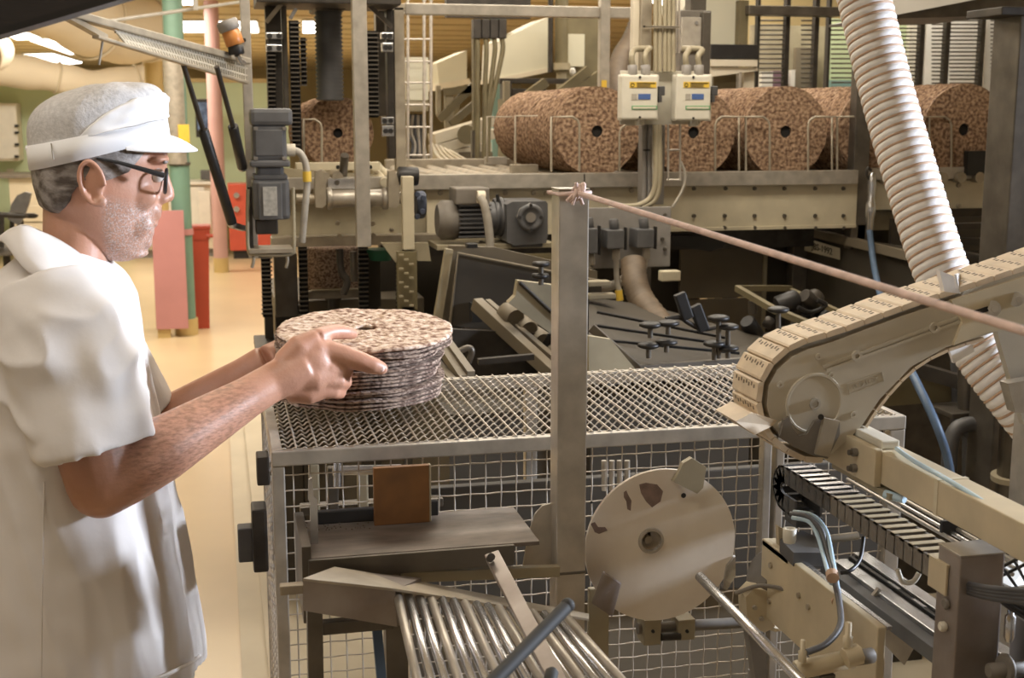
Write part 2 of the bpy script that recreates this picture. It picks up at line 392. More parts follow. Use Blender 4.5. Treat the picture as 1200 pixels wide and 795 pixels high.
# monitor, counter, far furniture
c = P(240, 141, 16.5)
t = thing('monitor', 'dark framed wall monitor showing a blue picture', 'monitor', c)
obj('housing', PB(229, 116, 251, 161, 16.45, .08, .01), 'black', t)
obj('screen', PB(231, 120, 250, 153, 16.44, .008, 0), 'screen', t)
obj('wall_arm', M().bar((c.x, 16.53, c.z), (c.x, 17.0, c.z), .06, .06), 'black', t)
c = P(240, 212, 16.2)
t = thing('work_counter', 'pale work counter below the wall monitor', 'counter', (c.x, 16.2, 0))
obj('worktop', M().box((c.x-.9, 15.9, c.z-.03), (c.x+.2, 16.6, c.z), .005), 'white_paint', t)
obj('base_cabinet', M().box((c.x-.88, 15.95, .1), (c.x+.18, 16.58, c.z-.03)), 'white_warm', t)
for k in range(3): obj('door', M().box((c.x-.86+k*.29, 15.93, .14), (c.x-.59+k*.29, 15.95, c.z-.06), .004), 'white_paint', t)
obj('plinth', M().box((c.x-.85, 16.0, 0), (c.x+.15, 16.5, .1)), 'grey_plastic', t)
tag(obj('label_machine', PB(235, 200, 249, 211, 16.1, .2, .01), 'motor_grey'), 'small dark appliance on the pale counter under the monitor', 'appliance')
tag(obj('electric_heater', PB(233, 224, 247, 268, 15.86, .05, .01), 'white_paint'), 'white ribbed heater standing before the pale counter', 'heater')
c = P(20, 205, 15.5)
t = thing('desk', 'long pale desk along the green wall behind the office chair', 'desk', (c.x, 15.8, 0))
obj('desktop', M().box((c.x-2, 15.5, c.z-.04), (c.x+.35, 16.3, c.z), .005), 'motor_dusty', t)
obj('drawer_unit', M().box((c.x-.1, 15.55, .05), (c.x+.33, 16.2, c.z-.04)), 'white_warm', t)
for k in range(3): obj('drawer', M().box((c.x-.08, 15.52, .1+k*.2), (c.x+.31, 15.55, .28+k*.2), .004), 'white_warm', t)
obj('leg', M().box((c.x-1.95, 15.55, 0), (c.x-1.9, 16.2, c.z-.04)), 'steel', t)
obj('foot', M().box((c.x-.08, 15.6, 0), (c.x+.3, 16.15, .05)), 'black', t)
t = thing('wall_cabinet', 'white wall cabinet with a row of black clips on the green wall', 'cabinet', P(8, 190, 16.6))
obj('body', PB(-30, 121, 21, 189, 16.6, .38, .01), 'white_warm', t)
for k in range(2): obj('door', PB(-28+k*25, 124, -5+k*25, 186, 16.58, .02, .004), 'white_paint', t)
for q in (146, 154, 168, 182): obj('clip', PB(17, q, 22, q+3, 16.55, .03, 0), 'black', t)
t = thing('wall_socket', 'white wall socket with a black plug on the green wall', 'socket', P(12, 206, 16.9))
obj('plate', PB(8, 198, 16, 210, 16.96, .03, 0), 'white_paint', t); obj('plug', PB(9, 203, 15, 210, 16.92, .04, 0), 'black', t)
# office chair
c = P(20, 262, 11.0); t = thing('office_chair', 'dark grey office chair with curved backrest and armrests', 'chair', (c.x, 11.0, 0))
m = M().prism([P(x, y, 10.95) for x, y in ((9, 257), (13, 240), (20, 229), (29, 225), (36, 227), (33, 240), (27, 256), (22, 265))], (0, .08, 0))
obj('backrest', m, 'motor_grey', t)
zs = P(15, 290, 11).z
obj('seat', M().box((c.x-.3, 10.8, zs-.05), (c.x+.12, 11.25, zs+.02), .03), 'motor_grey', t)
for q, yy in ((0, 10.78), (12, 11.2)):
    obj('armrest', M().tube(SP([(-6+q, 252), (6+q, 252), (27+q, 253), (30+q, 251)], yy), .022, 8), 'black', t)
    obj('arm_post', M().tube(SP([(2+q, 252), (2+q, 272), (2+q, 290)], yy), .02, 8), 'black', t)
obj('back_post', M().tube(SP([(24, 258), (23, 280), (14, 296)], 11.08), .025, 8), 'black', t)
obj('gas_lift', M().cyl((c.x-.1, 11.02, .08), (c.x-.1, 11.02, zs-.05), .03), 'black', t)
for k in range(5):
    a = k*2*PI/5; obj('base_arm', M().bar((c.x-.1, 11.02, .09), (c.x-.1+.28*math.cos(a), 11.02+.28*math.sin(a), .06), .04, .03), 'black', t)
    obj('castor', M().ell((c.x-.1+.28*math.cos(a), 11.02+.28*math.sin(a), .03), (.03, .03, .03), 10), 'black', t)

# ---------------------------------------------------------------- hanging rod, beacon, black beam, raised guard hood
t = thing('conduit_rod', 'thin white rod with a bracket slung below the ceiling', 'conduit', P(200, 15, 6))
obj('rod', M().cyl(P(126, 25, 5.6), P(290, 1, 6.4), .008, 8), 'white_paint', t)
obj('bracket', PB(226, -4, 232, 12, 6.0, .03, .003), 'white_paint', t)
obj('hanger', M().cyl(P(229, 10, 6.02), (P(229, 10, 6.02).x, 6.02, CEIL), .006, 6), 'white_paint', t)
t = thing('wall_clock', 'round white clock with black hands on the yellow wall', 'clock', P(1,1,9)) if False else None
# black beam across the top corner
t = thing('black_board', 'black slanted board hung across the corner above the white cap', 'board', P(0, 33, 1.3))
b0, b1 = P(-420, 157.5, 1.3), P(420, -91.5, 1.3); bu = (b1-b0).normalized().cross(Vector((0, 1, 0))); bu = bu if bu.z > 0 else -bu
obj('board', M().prism([b0, b1, b1+bu*.22, b0+bu*.22], (0, .04, 0)), 'black_wood', t)
obj('edge_strip', M().prism([b0-bu*.006, b1-bu*.006, b1, b0], (0, .045, 0)), 'black', t)
for q in (.12, .9): a = b0.lerp(b1, q)+bu*.2; obj('hanger_rod', M().cyl((a.x, 1.32, a.z), (a.x, 1.32, CEIL), .008, 8), 'iron_dark', t)
# beacon
c = P(272, 44, 3.7); d = (P(262, 26, 3.7)-P(277, 62, 3.7)).normalized()
t = thing('beacon_lamp', 'orange warning beacon with grey cap tilted beside the steel post', 'beacon', c)
p0 = P(277.5, 64, 3.7); p1 = P(276, 53, 3.7); p2 = P(270, 36, 3.7); p3 = P(265, 24, 3.7)
obj('base', M().cyl(p0, p1, .022, 16, bev=.003), 'black', t)
obj('lens', M().cyl(p1, p2, .026, 18, bev=.002), 'orange_lens', t)
obj('cap', M().cyl(p2, p3, .030, 18, bev=.004), 'grey_plastic', t)
obj('stalk', M().tube([p0, P(281, 71, 3.72), P(286, 74, 3.76)], .008, 8), 'steel_bright', t)
# raised perforated guard hood with gas struts
t = thing('guard_hood', 'raised perforated guard hood held up by two gas struts', 'guard', P(283, 84, 3.8))
A, B = P(70, 13, 3.0), P(289, 72, 3.85); A2, B2 = P(112, 43, 3.1), P(289, 97, 3.87)
obj('edge_beam', M().bar(A, B, .03, .018, bev=.003), 'steel_dusty', t)
obj('lower_beam', M().bar(A2, B2, .018, .008, bev=.002), 'steel_dusty', t)
obj('corner_arm', M().bar(P(70, 15, 3.0), P(122, 44, 3.16), .02, .012), 'steel_dusty', t)
m = M(); n = 46
for k in range(n):
    q = .22+.78*k/n; a = A.lerp(B, q); b_ = A2.lerp(B2, (q-.05)/.95)
    m.tube([a, b_], .0035, 5)
for k in range(1, 3): m.tube([A.lerp(A2, k/3).lerp(B.lerp(B2, k/3), .2), B.lerp(B2, k/3)], .0035, 5)
stuff(obj('perforated_mesh', m, 'white_warm', t))
obj('backing_sheet', M().prism([A.lerp(B, .2)+Vector((0, .05, .004)), B+Vector((0, .05, .004)), B2+Vector((0, .05, 0)), A2.lerp(B2, .16)+Vector((0, .05, 0))], (0, .004, 0)), 'steel_dusty', t)
for (q0, q1, q2) in (((209, 56), (238, 152), (272, 262)), ((254, 78), (273, 148), (284, 196))):
    rod = obj('gas_strut', M().cyl(P(*q0, 3.5), P(*q1, 3.6), .007, 10), 'iron_dark', t)
    obj('cylinder', M().cyl(P(*q1, 3.6), P(*q2, 3.75), .0145, 12, bev=.003), 'black', rod)
    obj('ball_joint', M().ell(P(*q2, 3.75), (.014, .014, .014), 10), 'steel_bright', rod)
obj('strut_lug', M().bar(P(272, 264, 3.76), P(286, 268, 3.9), .016, .016), 'steel_dark', t)
obj('link_chain', M().tube([P(121, 43, 3.15), P(116, 76, 3.15)], .003, 5), 'grey_cable', t)

# ================================================================== crispbread rolls
def bread_stack(px, py, Yf, Yb, rpx, seed, label, front=None):
    c = P(px, py, front or Yf); R = rpx*SC(px, py, front or Yf); c.y = Yf; rnd = random.Random(seed); off = Vector((seed*3.1, seed*1.7, 0))
    t = thing('crispbread_stack', label, 'crispbread stack', (c.x, Yf, c.z-R), 'rolls of crispbread rounds lying on the roller conveyor')
    def jag(a, r, h):
        return noise.noise(Vector((math.cos(a)*r*60, math.sin(a)*r*60, h*70))+off)
    n = 72
    # discs behind the front one: ridged drum
    m = M(); vs = []; fs = []; L = Yb-Yf-.012; k = int(L/.0055)
    for i in range(k+1):
        y = Yf+.012+L*i/k; dsc = i//2
        rr = R*(1+.012*noise.noise(Vector((dsc*1.7, seed, 0)))) - (.004 if i % 2 else 0)
        ox = .004*noise.noise(Vector((dsc*.9, 4+seed, 0))); oz = .003*noise.noise(Vector((dsc*.9, 9+seed, 0)))
        for j in range(n):
            a = 2*PI*j/n; q = rr+.0045*noise.noise(Vector((math.cos(a)*9, math.sin(a)*9, dsc*2.3))+off)
            vs.append((c.x+ox+q*math.cos(a), y, c.z+oz+q*math.sin(a)))
    for i in range(k):
        for j in range(n): fs.append((i*n+j, i*n+(j+1) % n, (i+1)*n+(j+1) % n, (i+1)*n+j))
    fs.append(tuple(range(k*n, k*n+n)))
    m.add(vs, fs, False); stuff(obj('rear_rounds', m, 'bread_roll', t))
    # front disc with bumps and centre hole
    m = M(); vs = []; fs = []; rings = 22; r0 = R*.135
    for i in range(rings+1):
        r = r0+(R-r0)*i/rings
        for j in range(n):
            a = 2*PI*j/n; e = .003*noise.noise(Vector((math.cos(a)*5, math.sin(a)*5, seed)))*(i/rings)
            vs.append((c.x+(r+e)*math.cos(a), Yf-.003*jag(a, r*1.6, 0), c.z+(r+e)*math.sin(a)))
    k = len(vs)
    for r, y in ((R*.997, Yf+.012), (r0, Yf+.012)):
        for j in range(n):
            a = 2*PI*j/n; vs.append((c.x+r*math.cos(a), y, c.z+r*math.sin(a)))
    for i in range(rings):
        for j in range(n): fs.append((i*n+j, (i*n+(j+1) % n), (i+1)*n+(j+1) % n, (i+1)*n+j))
    for j in range(n):
        j2 = (j+1) % n
        fs += [(rings*n+j, rings*n+j2, k+j2, k+j), (k+j, k+j2, k+n+j2, k+n+j), (k+n+j, k+n+j2, j2, j)]
    m.add(vs, fs, False); obj('front_round', m, 'bread_roll', t, weld=True)
    obj('core_hole', M().cyl((c.x, Yf+.0115, c.z), (c.x, Yf+.0118, c.z), r0*1.02, 24), 'hole_black', t)
    return t
YR = 4.32
bread_stack(700, 154, YR, YR+.40, 49.5, 1, 'crispbread roll beside the left control box, front half of the row')
bread_stack(699, 154.5, YR+.415, YR+1.0, 49, 2, 'crispbread roll continuing behind the one beside the left control box', YR)
bread_stack(813, 155.5, YR, YR+.98, 48.5, 3, 'crispbread roll half hidden behind the right control box')
bread_stack(921, 154.5, YR, YR+.98, 48.5, 4, 'fully visible crispbread roll between two wire hoops, left of the white hose')
bread_stack(1030, 154, YR, YR+.98, 48, 5, 'crispbread roll mostly covered by the white spiral hose')
bread_stack(1130, 152, YR, YR+.98, 47.5, 6, 'last crispbread roll next to the dark steel column')
bread_stack(396, 156, YR+.35, YR+1.2, 42, 7, 'crispbread roll inside the elevator behind the steel post')

# ================================================================== roller conveyor
X0, X1 = P(455, 205, 4.25).x, P(1180, 200, 4.25).x
cv = thing('roller_conveyor', 'long roller conveyor with steel rails and cream bolted side panels', 'conveyor', ((X0+X1)/2, 4.8, 0))
def bolts(par, pts, Y, r=.0085, mat='steel_dark', h=.008, n=8):
    for x, y in pts:
        c = P(x, y, Y); obj('bolt', M().cyl(c+Vector((0, .002, 0)), c-Vector((0, h, 0)), r, n, r2=r*.8), mat, par)
ztop = P(750, 202, 4.25).z
zr = ztop-.012
obj('front_rail', M().box((P(483, 205, 4.25).x, 4.235, ztop-.05), (P(1004, 200, 4.25).x, 4.275, ztop), .003), 'steel', cv)
obj('front_rail', M().box((P(1020, 205, 4.25).x, 4.30, ztop-.04), (P(1182, 200, 4.25).x, 4.34, ztop+.004), .003), 'steel', cv)
obj('rail_joint', PB(684.5, 204, 685.5, 219, 4.232, .004, 0), 'hole_black', cv)
obj('back_rail', M().box((P(452, 190, 5.4).x, 5.4, ztop-.06), (X1+.4, 5.44, ztop+.01), .003), 'steel_dusty', cv)
pan = obj('side_panel', PB(500, 218, 1004, 270, 4.262, .012, .002), 'cream_paint', cv)
pan2 = obj('side_panel', PB(1021, 212, 1180, 245, 4.32, .012, .002), 'cream_paint', cv)
obj('side_panel', PB(1018, 247, 1048, 270, 4.36, .012, .002), 'cream_dark', cv)
obj('side_panel', PP([(318, 196), (505, 210), (505, 282), (318, 290)], 4.275, .015), 'cream_dark', cv)
obj('bottom_angle', PB(318, 277, 520, 288, 4.19, .08, .002), 'steel_dusty', cv)
obj('bottom_lip', PB(540, 268, 1003, 272, 4.255, .03, .001), 'cream_paint', cv)
bp = [(x, 221) for x in (813, 850, 884, 919, 955, 988)]+[(x, 253) for x in (813, 849, 884, 919, 955, 988)]+[(x, 267) for x in (849, 884, 919, 955, 988)]
bolts(pan, bp, 4.262, .008); bolts(pan, [(516, 226), (592, 226), (625, 226), (640, 227), (664, 228), (694, 222), (740, 223)], 4.262, .010, 'steel_dusty')
bolts(pan2, [(1123, 217), (1156, 216), (1123, 241), (1156, 240)], 4.32, .010, 'steel_dusty')
bolts(cv, [(396, 262), (437, 262), (398, 277), (438, 276), (459, 270)], 4.19, .009, 'steel_dusty')
for k in range(31):
    x = P(462, 204, 4.27).x+k*.0755
    if x > X1+.2: break
    obj('roller', M().cyl((x, 4.277, zr-.022), (x, 5.4, zr-.022), .020, 14), 'steel_dusty', cv)
obj('cross_bearer', M().box((X0, 4.5, ztop-.30), (X1+.3, 4.56, ztop-.12)), 'iron_dark', cv)
obj('cross_bearer', M().box((X0, 5.2, ztop-.30), (X1+.3, 5.26, ztop-.12)), 'iron_dark', cv)
for x in (.9, 2.2, 3.1): 
    for y in (4.6, 5.3): obj('leg', M().box((x-.03, y-.03, 0), (x+.03, y+.03, ztop-.15), .003), 'steel_dark', cv)
obj('upright', PB(1003, -10, 1021, 292, 4.27, .05, .003), 'steel_dark', cv)
obj('upright_foot', M().box((P(1012, 280, 4.27).x-.025, 4.27, 0), (P(1012, 280, 4.27).x+.025, 4.32, ztop-.2)), 'steel_dark', cv)
# wire hoops guiding the rolls
def hoop(x0, x1, ytop, yb, Y, lrnd=True, rrnd=True):
    p = [(x0, yb)]
    p += [(x0, ytop+10), (x0+2, ytop+4), (x0+8, ytop)] if lrnd else [(x0, ytop)]
    p += [(x1-8, ytop), (x1-2, ytop+4), (x1, ytop+10)] if rrnd else [(x1, ytop)]
    p += [(x1, yb)]
    obj('wire_hoop', M().tube([P(x, y, Y) for x, y in p], .0042, 8), 'steel_dusty', cv)
for a in ((838, 874, 137, 201, 4.255, True, False), (866, 902, 137, 201, 4.285, False, True), (947, 981, 137, 201, 4.255, True, False), (975, 1010, 137, 201, 4.285, False, True),
          (1054, 1089, 137, 200, 4.30, True, False), (1081, 1115, 137, 200, 4.31, False, True), (1158, 1190, 136, 200, 4.31, True, False),
          (571, 603, 137, 190, 5.0, False, False), (604, 646, 136, 201, 4.6, False, False), (646, 679, 137, 201, 4.26, False, True), (726, 760, 146, 201, 4.27, True, False), (352, 356, 139, 192, 4.5, False, False), (356, 377, 140, 195, 4.4, False, True)):
    hoop(*a)
obj('hoop_foot', PB(599, 193, 631, 204, 4.58, .03, .002), 'steel_dusty', cv)
obj('hoop_foot', PB(569, 184, 594, 193, 5.0, .03, .002), 'steel', cv)
obj('clamp_block', PB(1134, 177, 1158, 206, 4.28, .03, .003), 'black', cv)
obj('clamp_tail', M().tube(SP([(1158, 186, 4.28), (1168, 190, 4.28), (1174, 210, 4.3), (1174, 240, 4.31)]), .004, 6), 'grey_cable', cv)

# ================================================================== elevator frame at the left
ev = thing('elevator_frame', 'steel elevator frame with chain columns and grey bellows', 'machine', (P(380, 300, 4.2).x, 4.3, 0))
def post(x0, x1, y0, Y, t, mat, name='post', bottom=0):
    a, b, c, d = rect(x0, y0, x1, y0+200, Y); return obj(name, M().box((a, Y, bottom), (b, Y+t, d), .003), mat, ev)
pA = post(283.5, 295, -30, 3.9, .045, 'steel', bottom=P(289, 303, 3.9).z)
pB = post(414, 431, -30, 3.95, .045, 'steel', bottom=P(422, 290, 3.95).z)
obj('bolt', M().cyl(P(286, 47, 3.9), P(286, 47, 3.895), .006, 8), 'hole_black', pA)
pC = post(463, 475, 8, 4.5, .05, 'steel_dusty', bottom=ztop)
obj('cross_beam', PB(475, 6, 752, 19, 4.52, .05, .003), 'steel', ev)
obj('cross_beam', PB(440, 4, 475, 12, 4.5, .04, .002), 'steel_dusty', ev)
pD = obj('post', M().box((P(704, 60, 4.5).x, 4.5, ztop), (P(715, 60, 4.5).x, 4.54, P(709, -25, 4.5).z), .003), 'steel', ev)
obj('yellow_sticker', PB(705, 94, 711, 106, 4.495, .003, 0), 'yellow_sticker', pD)
# black upper cross parts
obj('head_beam', PB(300, -30, 470, 4, 4.3, .3, .004), 'iron_dark', ev)
obj('rear_mast', PB(312, -20, 330, 128, 4.45, .06, .003), 'iron_dark', ev)
obj('rear_mast', PB(331, -20, 337, 128, 4.46, .06, .003), 'steel_dark', ev)
obj('rear_mast', PB(454, -20, 462, 186, 4.5, .06, .003), 'iron_dark', ev)
obj('rear_mast', PB(441, -20, 455, 136, 4.62, .06, .003), 'steel_dark', ev)
for (x0, y0, x1, y1) in ((312, 38, 331, 46), (312, 52, 331, 61), (447, 38, 461, 46), (448, 50, 461, 61), (447, 137, 462, 146), (448, 147, 462, 160)):
    g = obj('guide_block', PB(x0, y0, x1, y1, 4.38, .04, .003), 'steel_bright', ev)
    bolts(g, [(x0+4, (y0+y1)/2), (x1-4, (y0+y1)/2)], 4.38, .010, 'black', .006)
obj('guide_carriage', PB(314, 46, 330, 52, 4.39, .03, .002), 'black', ev)
obj('brace', M().bar(P(312, 26, 4.4), P(330, 4, 4.4), .014, .014), 'steel_dusty', ev)
obj('brace', M().bar(P(340, 22, 4.4), P(347, 10, 4.4), .012, .012), 'steel_bright', ev)
obj('brace', M().bar(P(432, 6, 4.4), P(460, 32, 4.4), .014, .014), 'steel_dark', ev)
# chain columns: dark strip with link bars
def chain(x0, x1, y0, y1, Y, step, label=None, teeth=0):
    xm = (x0+x1)/2
    o = obj('chain_column', PB(x0, y0, x1, y1, Y, .03, 0), 'hole_black', ev)
    y = y0+2
    while y < y1:
        obj('link', PB(x0-.5, y, x1+teeth, y+1.6, Y-.012, .012, 0), 'steel_dark', o); y += step
chain(341, 352, 24, 180, 4.36, 5.3, teeth=0)
chain(353, 359, 44, 100, 4.42, 5.3, teeth=1)
chain(431, 443, 36, 138, 4.36, 5.3, teeth=1)
chain(314, 323, 62, 128, 4.40, 5.3)
chain(351, 361, 290, 372, 4.30, 5.5)
chain(307, 318, 300, 372, 4.25, 5.0, teeth=1)
chain(421, 432, 290, 365, 4.30, 5.5)
chain(475-10, 478, 300, 362, 4.15, 5.0, teeth=1)
# grey bellows
b0 = P(387, 118, 4.6); b1 = P(387, -25, 4.6); m = M(); pr = []
k = 60; R = 17*SC(387, 60, 4.6)
for i in range(k+1): pr.append((R*(1.0 if i % 2 else .86), b0.z+(b1.z-b0.z)*i/k))
m.lathe(pr, (b0.x, b0.y, 0), (0, 0, 1), 24); obj('bellows', m, 'motor_grey', ev)
obj('bellows_head', M().box((b0.x-R*1.1, 4.5, P(387, 14, 4.6).z), (b0.x+R*1.1, 4.75, P(387, -20, 4.6).z), .01), 'iron_dark', ev)
# lower frame under the elevator
obj('lower_post', PB(322, 298, 349, 372, 4.35, .06, .003), 'steel_dark', ev)
obj('lower_post', PB(430, 292, 446, 360, 4.4, .05, .003), 'dark_panel', ev)
obj('lower_tie', PB(360, 341, 432, 350, 4.5, .04, .002), 'steel_dusty', ev)
obj('lower_tie', PB(365, 340, 420, 341, 4.48, .04, 0), 'cream_dark', ev)
obj('knob_bracket', M().tube(SP([(398, 292), (400, 318), (407, 330), (402, 345)], 4.2), .012, 8), 'iron_dark', ev)
obj('tie_rod', M().cyl(P(414, 295, 4.25), P(415, 330, 4.25), .012, 10), 'steel_dark', ev)
for x0, x1 in ((309, 319), (350, 362), (422, 444), (322, 349)):
    a, b, c, d = rect(x0, 300, x1, 360, 4.4); obj('leg', M().box((a, 4.42, 0), (b, 4.48, c), .003), 'dark_panel', ev)
obj('back_plate', PB(440, 292, 560, 440, 4.8, .02, 0), 'dark_panel', ev)
obj('base_cabinet', M().box((P(325, 400, 4.55).x, 4.6, 0), (P(500, 400, 4.55).x, 5.3, P(400, 352, 4.6).z), .004), 'tan_panel', ev)  # block and shelf added to darken what shows through the grating
obj('base_shelf', M().box((P(300, 400, 4.2).x, 3.95, P(400, 420, 4.0).z-.03), (P(480, 400, 4.2).x, 4.5, P(400, 420, 4.0).z), .004), 'iron_dark', ev)
# the bread column rising in the elevator
c = P(390, 338, 4.62); R = 33*SC(390, 320, 4.62); m = M(); pr = [(R*.3, 0)]
hh = P(390, 288, 4.62).z-c.z; k = 22
for i in range(k+1): pr.append((R*(1.0 if i % 2 else .95), hh*i/k))
pr.append((R*.3, hh)); m.lathe(pr, c, (0, 0, 1), 40)
t = thing('crispbread_stack', 'upright brown crispbread column waiting under the elevator', 'crispbread stack', c)
stuff(obj('rounds', m, 'bread_edge', t))
obj('lift_plate', M().cyl(c-Vector((0, 0, .012)), c, R*1.03, 40), 'steel_dusty', t)
obj('lift_stem', M().cyl((c.x, c.y, 0), c-Vector((0, 0, .012)), .03, 14), 'steel_dark', t)
# shaft and bearing arms in front of the elevator
sh = thing('drive_shaft', 'steel drive shaft between two bearing arms below the elevator', 'shaft', P(420, 245, 4.1))
obj('shaft', M().cyl(P(347, 233, 4.12), P(384, 234, 4.12), .016, 16), 'steel_dusty', sh)
obj('sleeve', M().cyl(P(384, 233.5, 4.12), P(454, 231.5, 4.12), .028, 20, bev=.003), 'steel', sh)
for x in (386, 451): obj('collar', M().cyl(P(x-3, 233, 4.12), P(x+3, 232.6, 4.12), .036, 20, bev=.003), 'steel', sh)
for x0 in (370, 456): obj('bearing_arm', PP([(x0, 201), (x0+7, 199), (x0+12, 214), (x0+12, 240), (x0+8, 244), (x0, 243), (x0-1, 225)], 4.08, .05), 'steel_dusty', sh)
obj('hub', M().cyl(P(462, 232, 4.12), P(472, 232, 4.12), .02, 14), 'steel_dusty', sh)
cb = thing('carrier_bracket', 'cream carrier bar with holes holding the elevator roll', 'bracket', P(398, 198, 4.3))
obj('bar', PB(347, 190.5, 446, 200, 4.3, .05, .003), 'cream_paint', cb)
bolts(cb, [(396, 196), (434, 196)], 4.3, .008, 'hole_black', .002)
obj('lower_bar', PB(336, 208, 455, 222, 4.22, .04, .003), 'steel', cb)
pl = obj('shiny_plate', PB(384, 209, 418, 222, 4.2, .02, .002), 'steel_bright', cb); bolts(pl, [(395, 214)], 4.2, .010, 'steel_dark', .008)
obj('pin', M().cyl(P(402, 206, 4.25), P(404, 182, 4.2), .014, 12), 'steel_dark', cb)
for x in (372, 388): obj('cross_rod', M().cyl(P(x-6, 196, 4.55), P(x+8, 208, 4.2), .018, 12), 'steel_dusty', cb)
for x in (443, 452): obj('cross_rod', M().cyl(P(x-10, 194, 4.6), P(x+8, 214, 4.2), .015, 12), 'cream_paint', cb)
# cream guide tube with chain tail and blue bearing
t = thing('guide_tube', 'cream square guide tube with a rusty foot plate below the rollers', 'guide', P(478, 290, 4.0))
obj('tube', PB(472, 207, 485.5, 293, 4.0, .04, .003), 'cream_paint', t)
obj('foot_plate', PP([(447, 285), (502, 285), (505, 306), (490, 306), (472, 292), (464, 308)], 4.02, .03), 'cream_dark', t)
b = obj('bearing', M().cyl(P(487, 240, 4.1), P(498, 240, 4.1), .045, 18, bev=.006), 'motor_blue', t)
bolts(b, [(489, 228), (496, 232), (495, 248), (489, 254)], 4.05, .010, 'motor_blue')
obj('tensioner', M().cyl(P(466, 206, 4.1), P(490, 207, 4.1), .03, 14, bev=.004), 'black', t)
obj('chain_tail', PB(466, 295, 489, 364, 4.0, .03, .002), 'hood_brown', t)
for k in range(12): obj('chain_pin', PB(468+(k % 3)*6, 298+k*5.4, 473+(k % 3)*6, 300+k*5.4, 3.985, .01, 0), 'cream_dark', t)
obj('stand', M().box((P(478, 340, 4.0).x-.02, 4.0, 0), (P(478, 340, 4.0).x+.02, 4.03, P(478, 360, 4.0).z)), 'steel_dark', t)
tag(obj('plastic_tub', M().cyl(P(446, 292, 4.3), P(446, 305, 4.3), .052, 18, r2=.035), 'green_box'), 'dark green plastic cup under the conveyor frame', 'cup')

# ---------------------------------------------------------------- gear motors
def gear_motor_left():
    t = thing('gear_motor', 'upright dark grey gear motor with nameplate in a U-shaped bracket', 'motor', P(317, 276, 3.8))
    Y = 3.72
    obj('fan_cover', PB(293, 127, 343, 147.5, Y, .14, .012), 'motor_grey', t)
    hs = obj('housing', PB(295.5, 147, 336, 189, Y+.005, .13, .008), 'motor_grey', t)
    for x in (297, 331): 
        for y in (149, 184): obj('corner_screw', PB(x, y, x+5, y+4, Y, .01, .001), 'motor_dusty', hs)
    obj('cover_plate', PB(299, 152, 332, 183, Y+.001, .01, .003), 'motor_grey', hs)
    obj('flange', PB(293, 188, 340, 196, Y, .15, .006), 'motor_grey', t)
    obj('neck', PB(301, 194, 333, 213, Y+.02, .11, .01), 'motor_grey', t)
    obj('flange', PB(297, 205, 337, 211, Y+.01, .13, .004), 'motor_grey', t)
    g = obj('gearbox', PB(296, 210, 340, 258, Y+.01, .12, .012), 'motor_grey', t)
    f_ = obj('plate_frame', PB(303, 214, 331, 258, Y-.004, .02, .004), 'motor_grey', g)
    obj('nameplate', PB(308.5, 219, 325, 253, Y-.008, .005, 0), 'nameplate', f_)
    obj('drain_box', PB(300, 257, 326, 275, Y+.03, .07, .005), 'iron_dark', t)
    obj('gland', M().cyl(P(336, 176, Y+.05), P(346, 176, Y+.05), .018, 12), 'white_warm', t)
    obj('cable', M().tube(SP([(345, 176, Y+.05), (352, 180, Y+.05), (358, 192, Y+.05), (360, 215, Y+.05), (357, 250, Y+.05), (354, 284, Y+.06)]), .010, 8), 'grey_cable', t)
    obj('cable_marker', M().cyl(P(359.5, 201, Y+.05), P(360, 213, Y+.05), .013, 10), 'yellow_sticker', t)
    obj('bracket', M().tube(SP([(290.5, 222), (290, 260), (291, 292), (297, 298), (330, 299), (342, 297), (344.5, 290), (344, 250), (343.5, 220)], Y+.02, 4), .006, 6), 'cream_dark', t)
    obj('bracket_floor', PB(292, 292, 343, 297, Y+.0, .12, .001), 'steel_dusty', t)
    for x in (297, 337): obj('hook', M().tube(SP([(x-1, 298), (x, 306), (x-2, 314)], Y+.03), .005, 6), 'steel_dusty', t)
    obj('side_plate', PB(291, 219, 296, 292, Y+.04, .08, 0), 'iron_dark', t)
gear_motor_left()
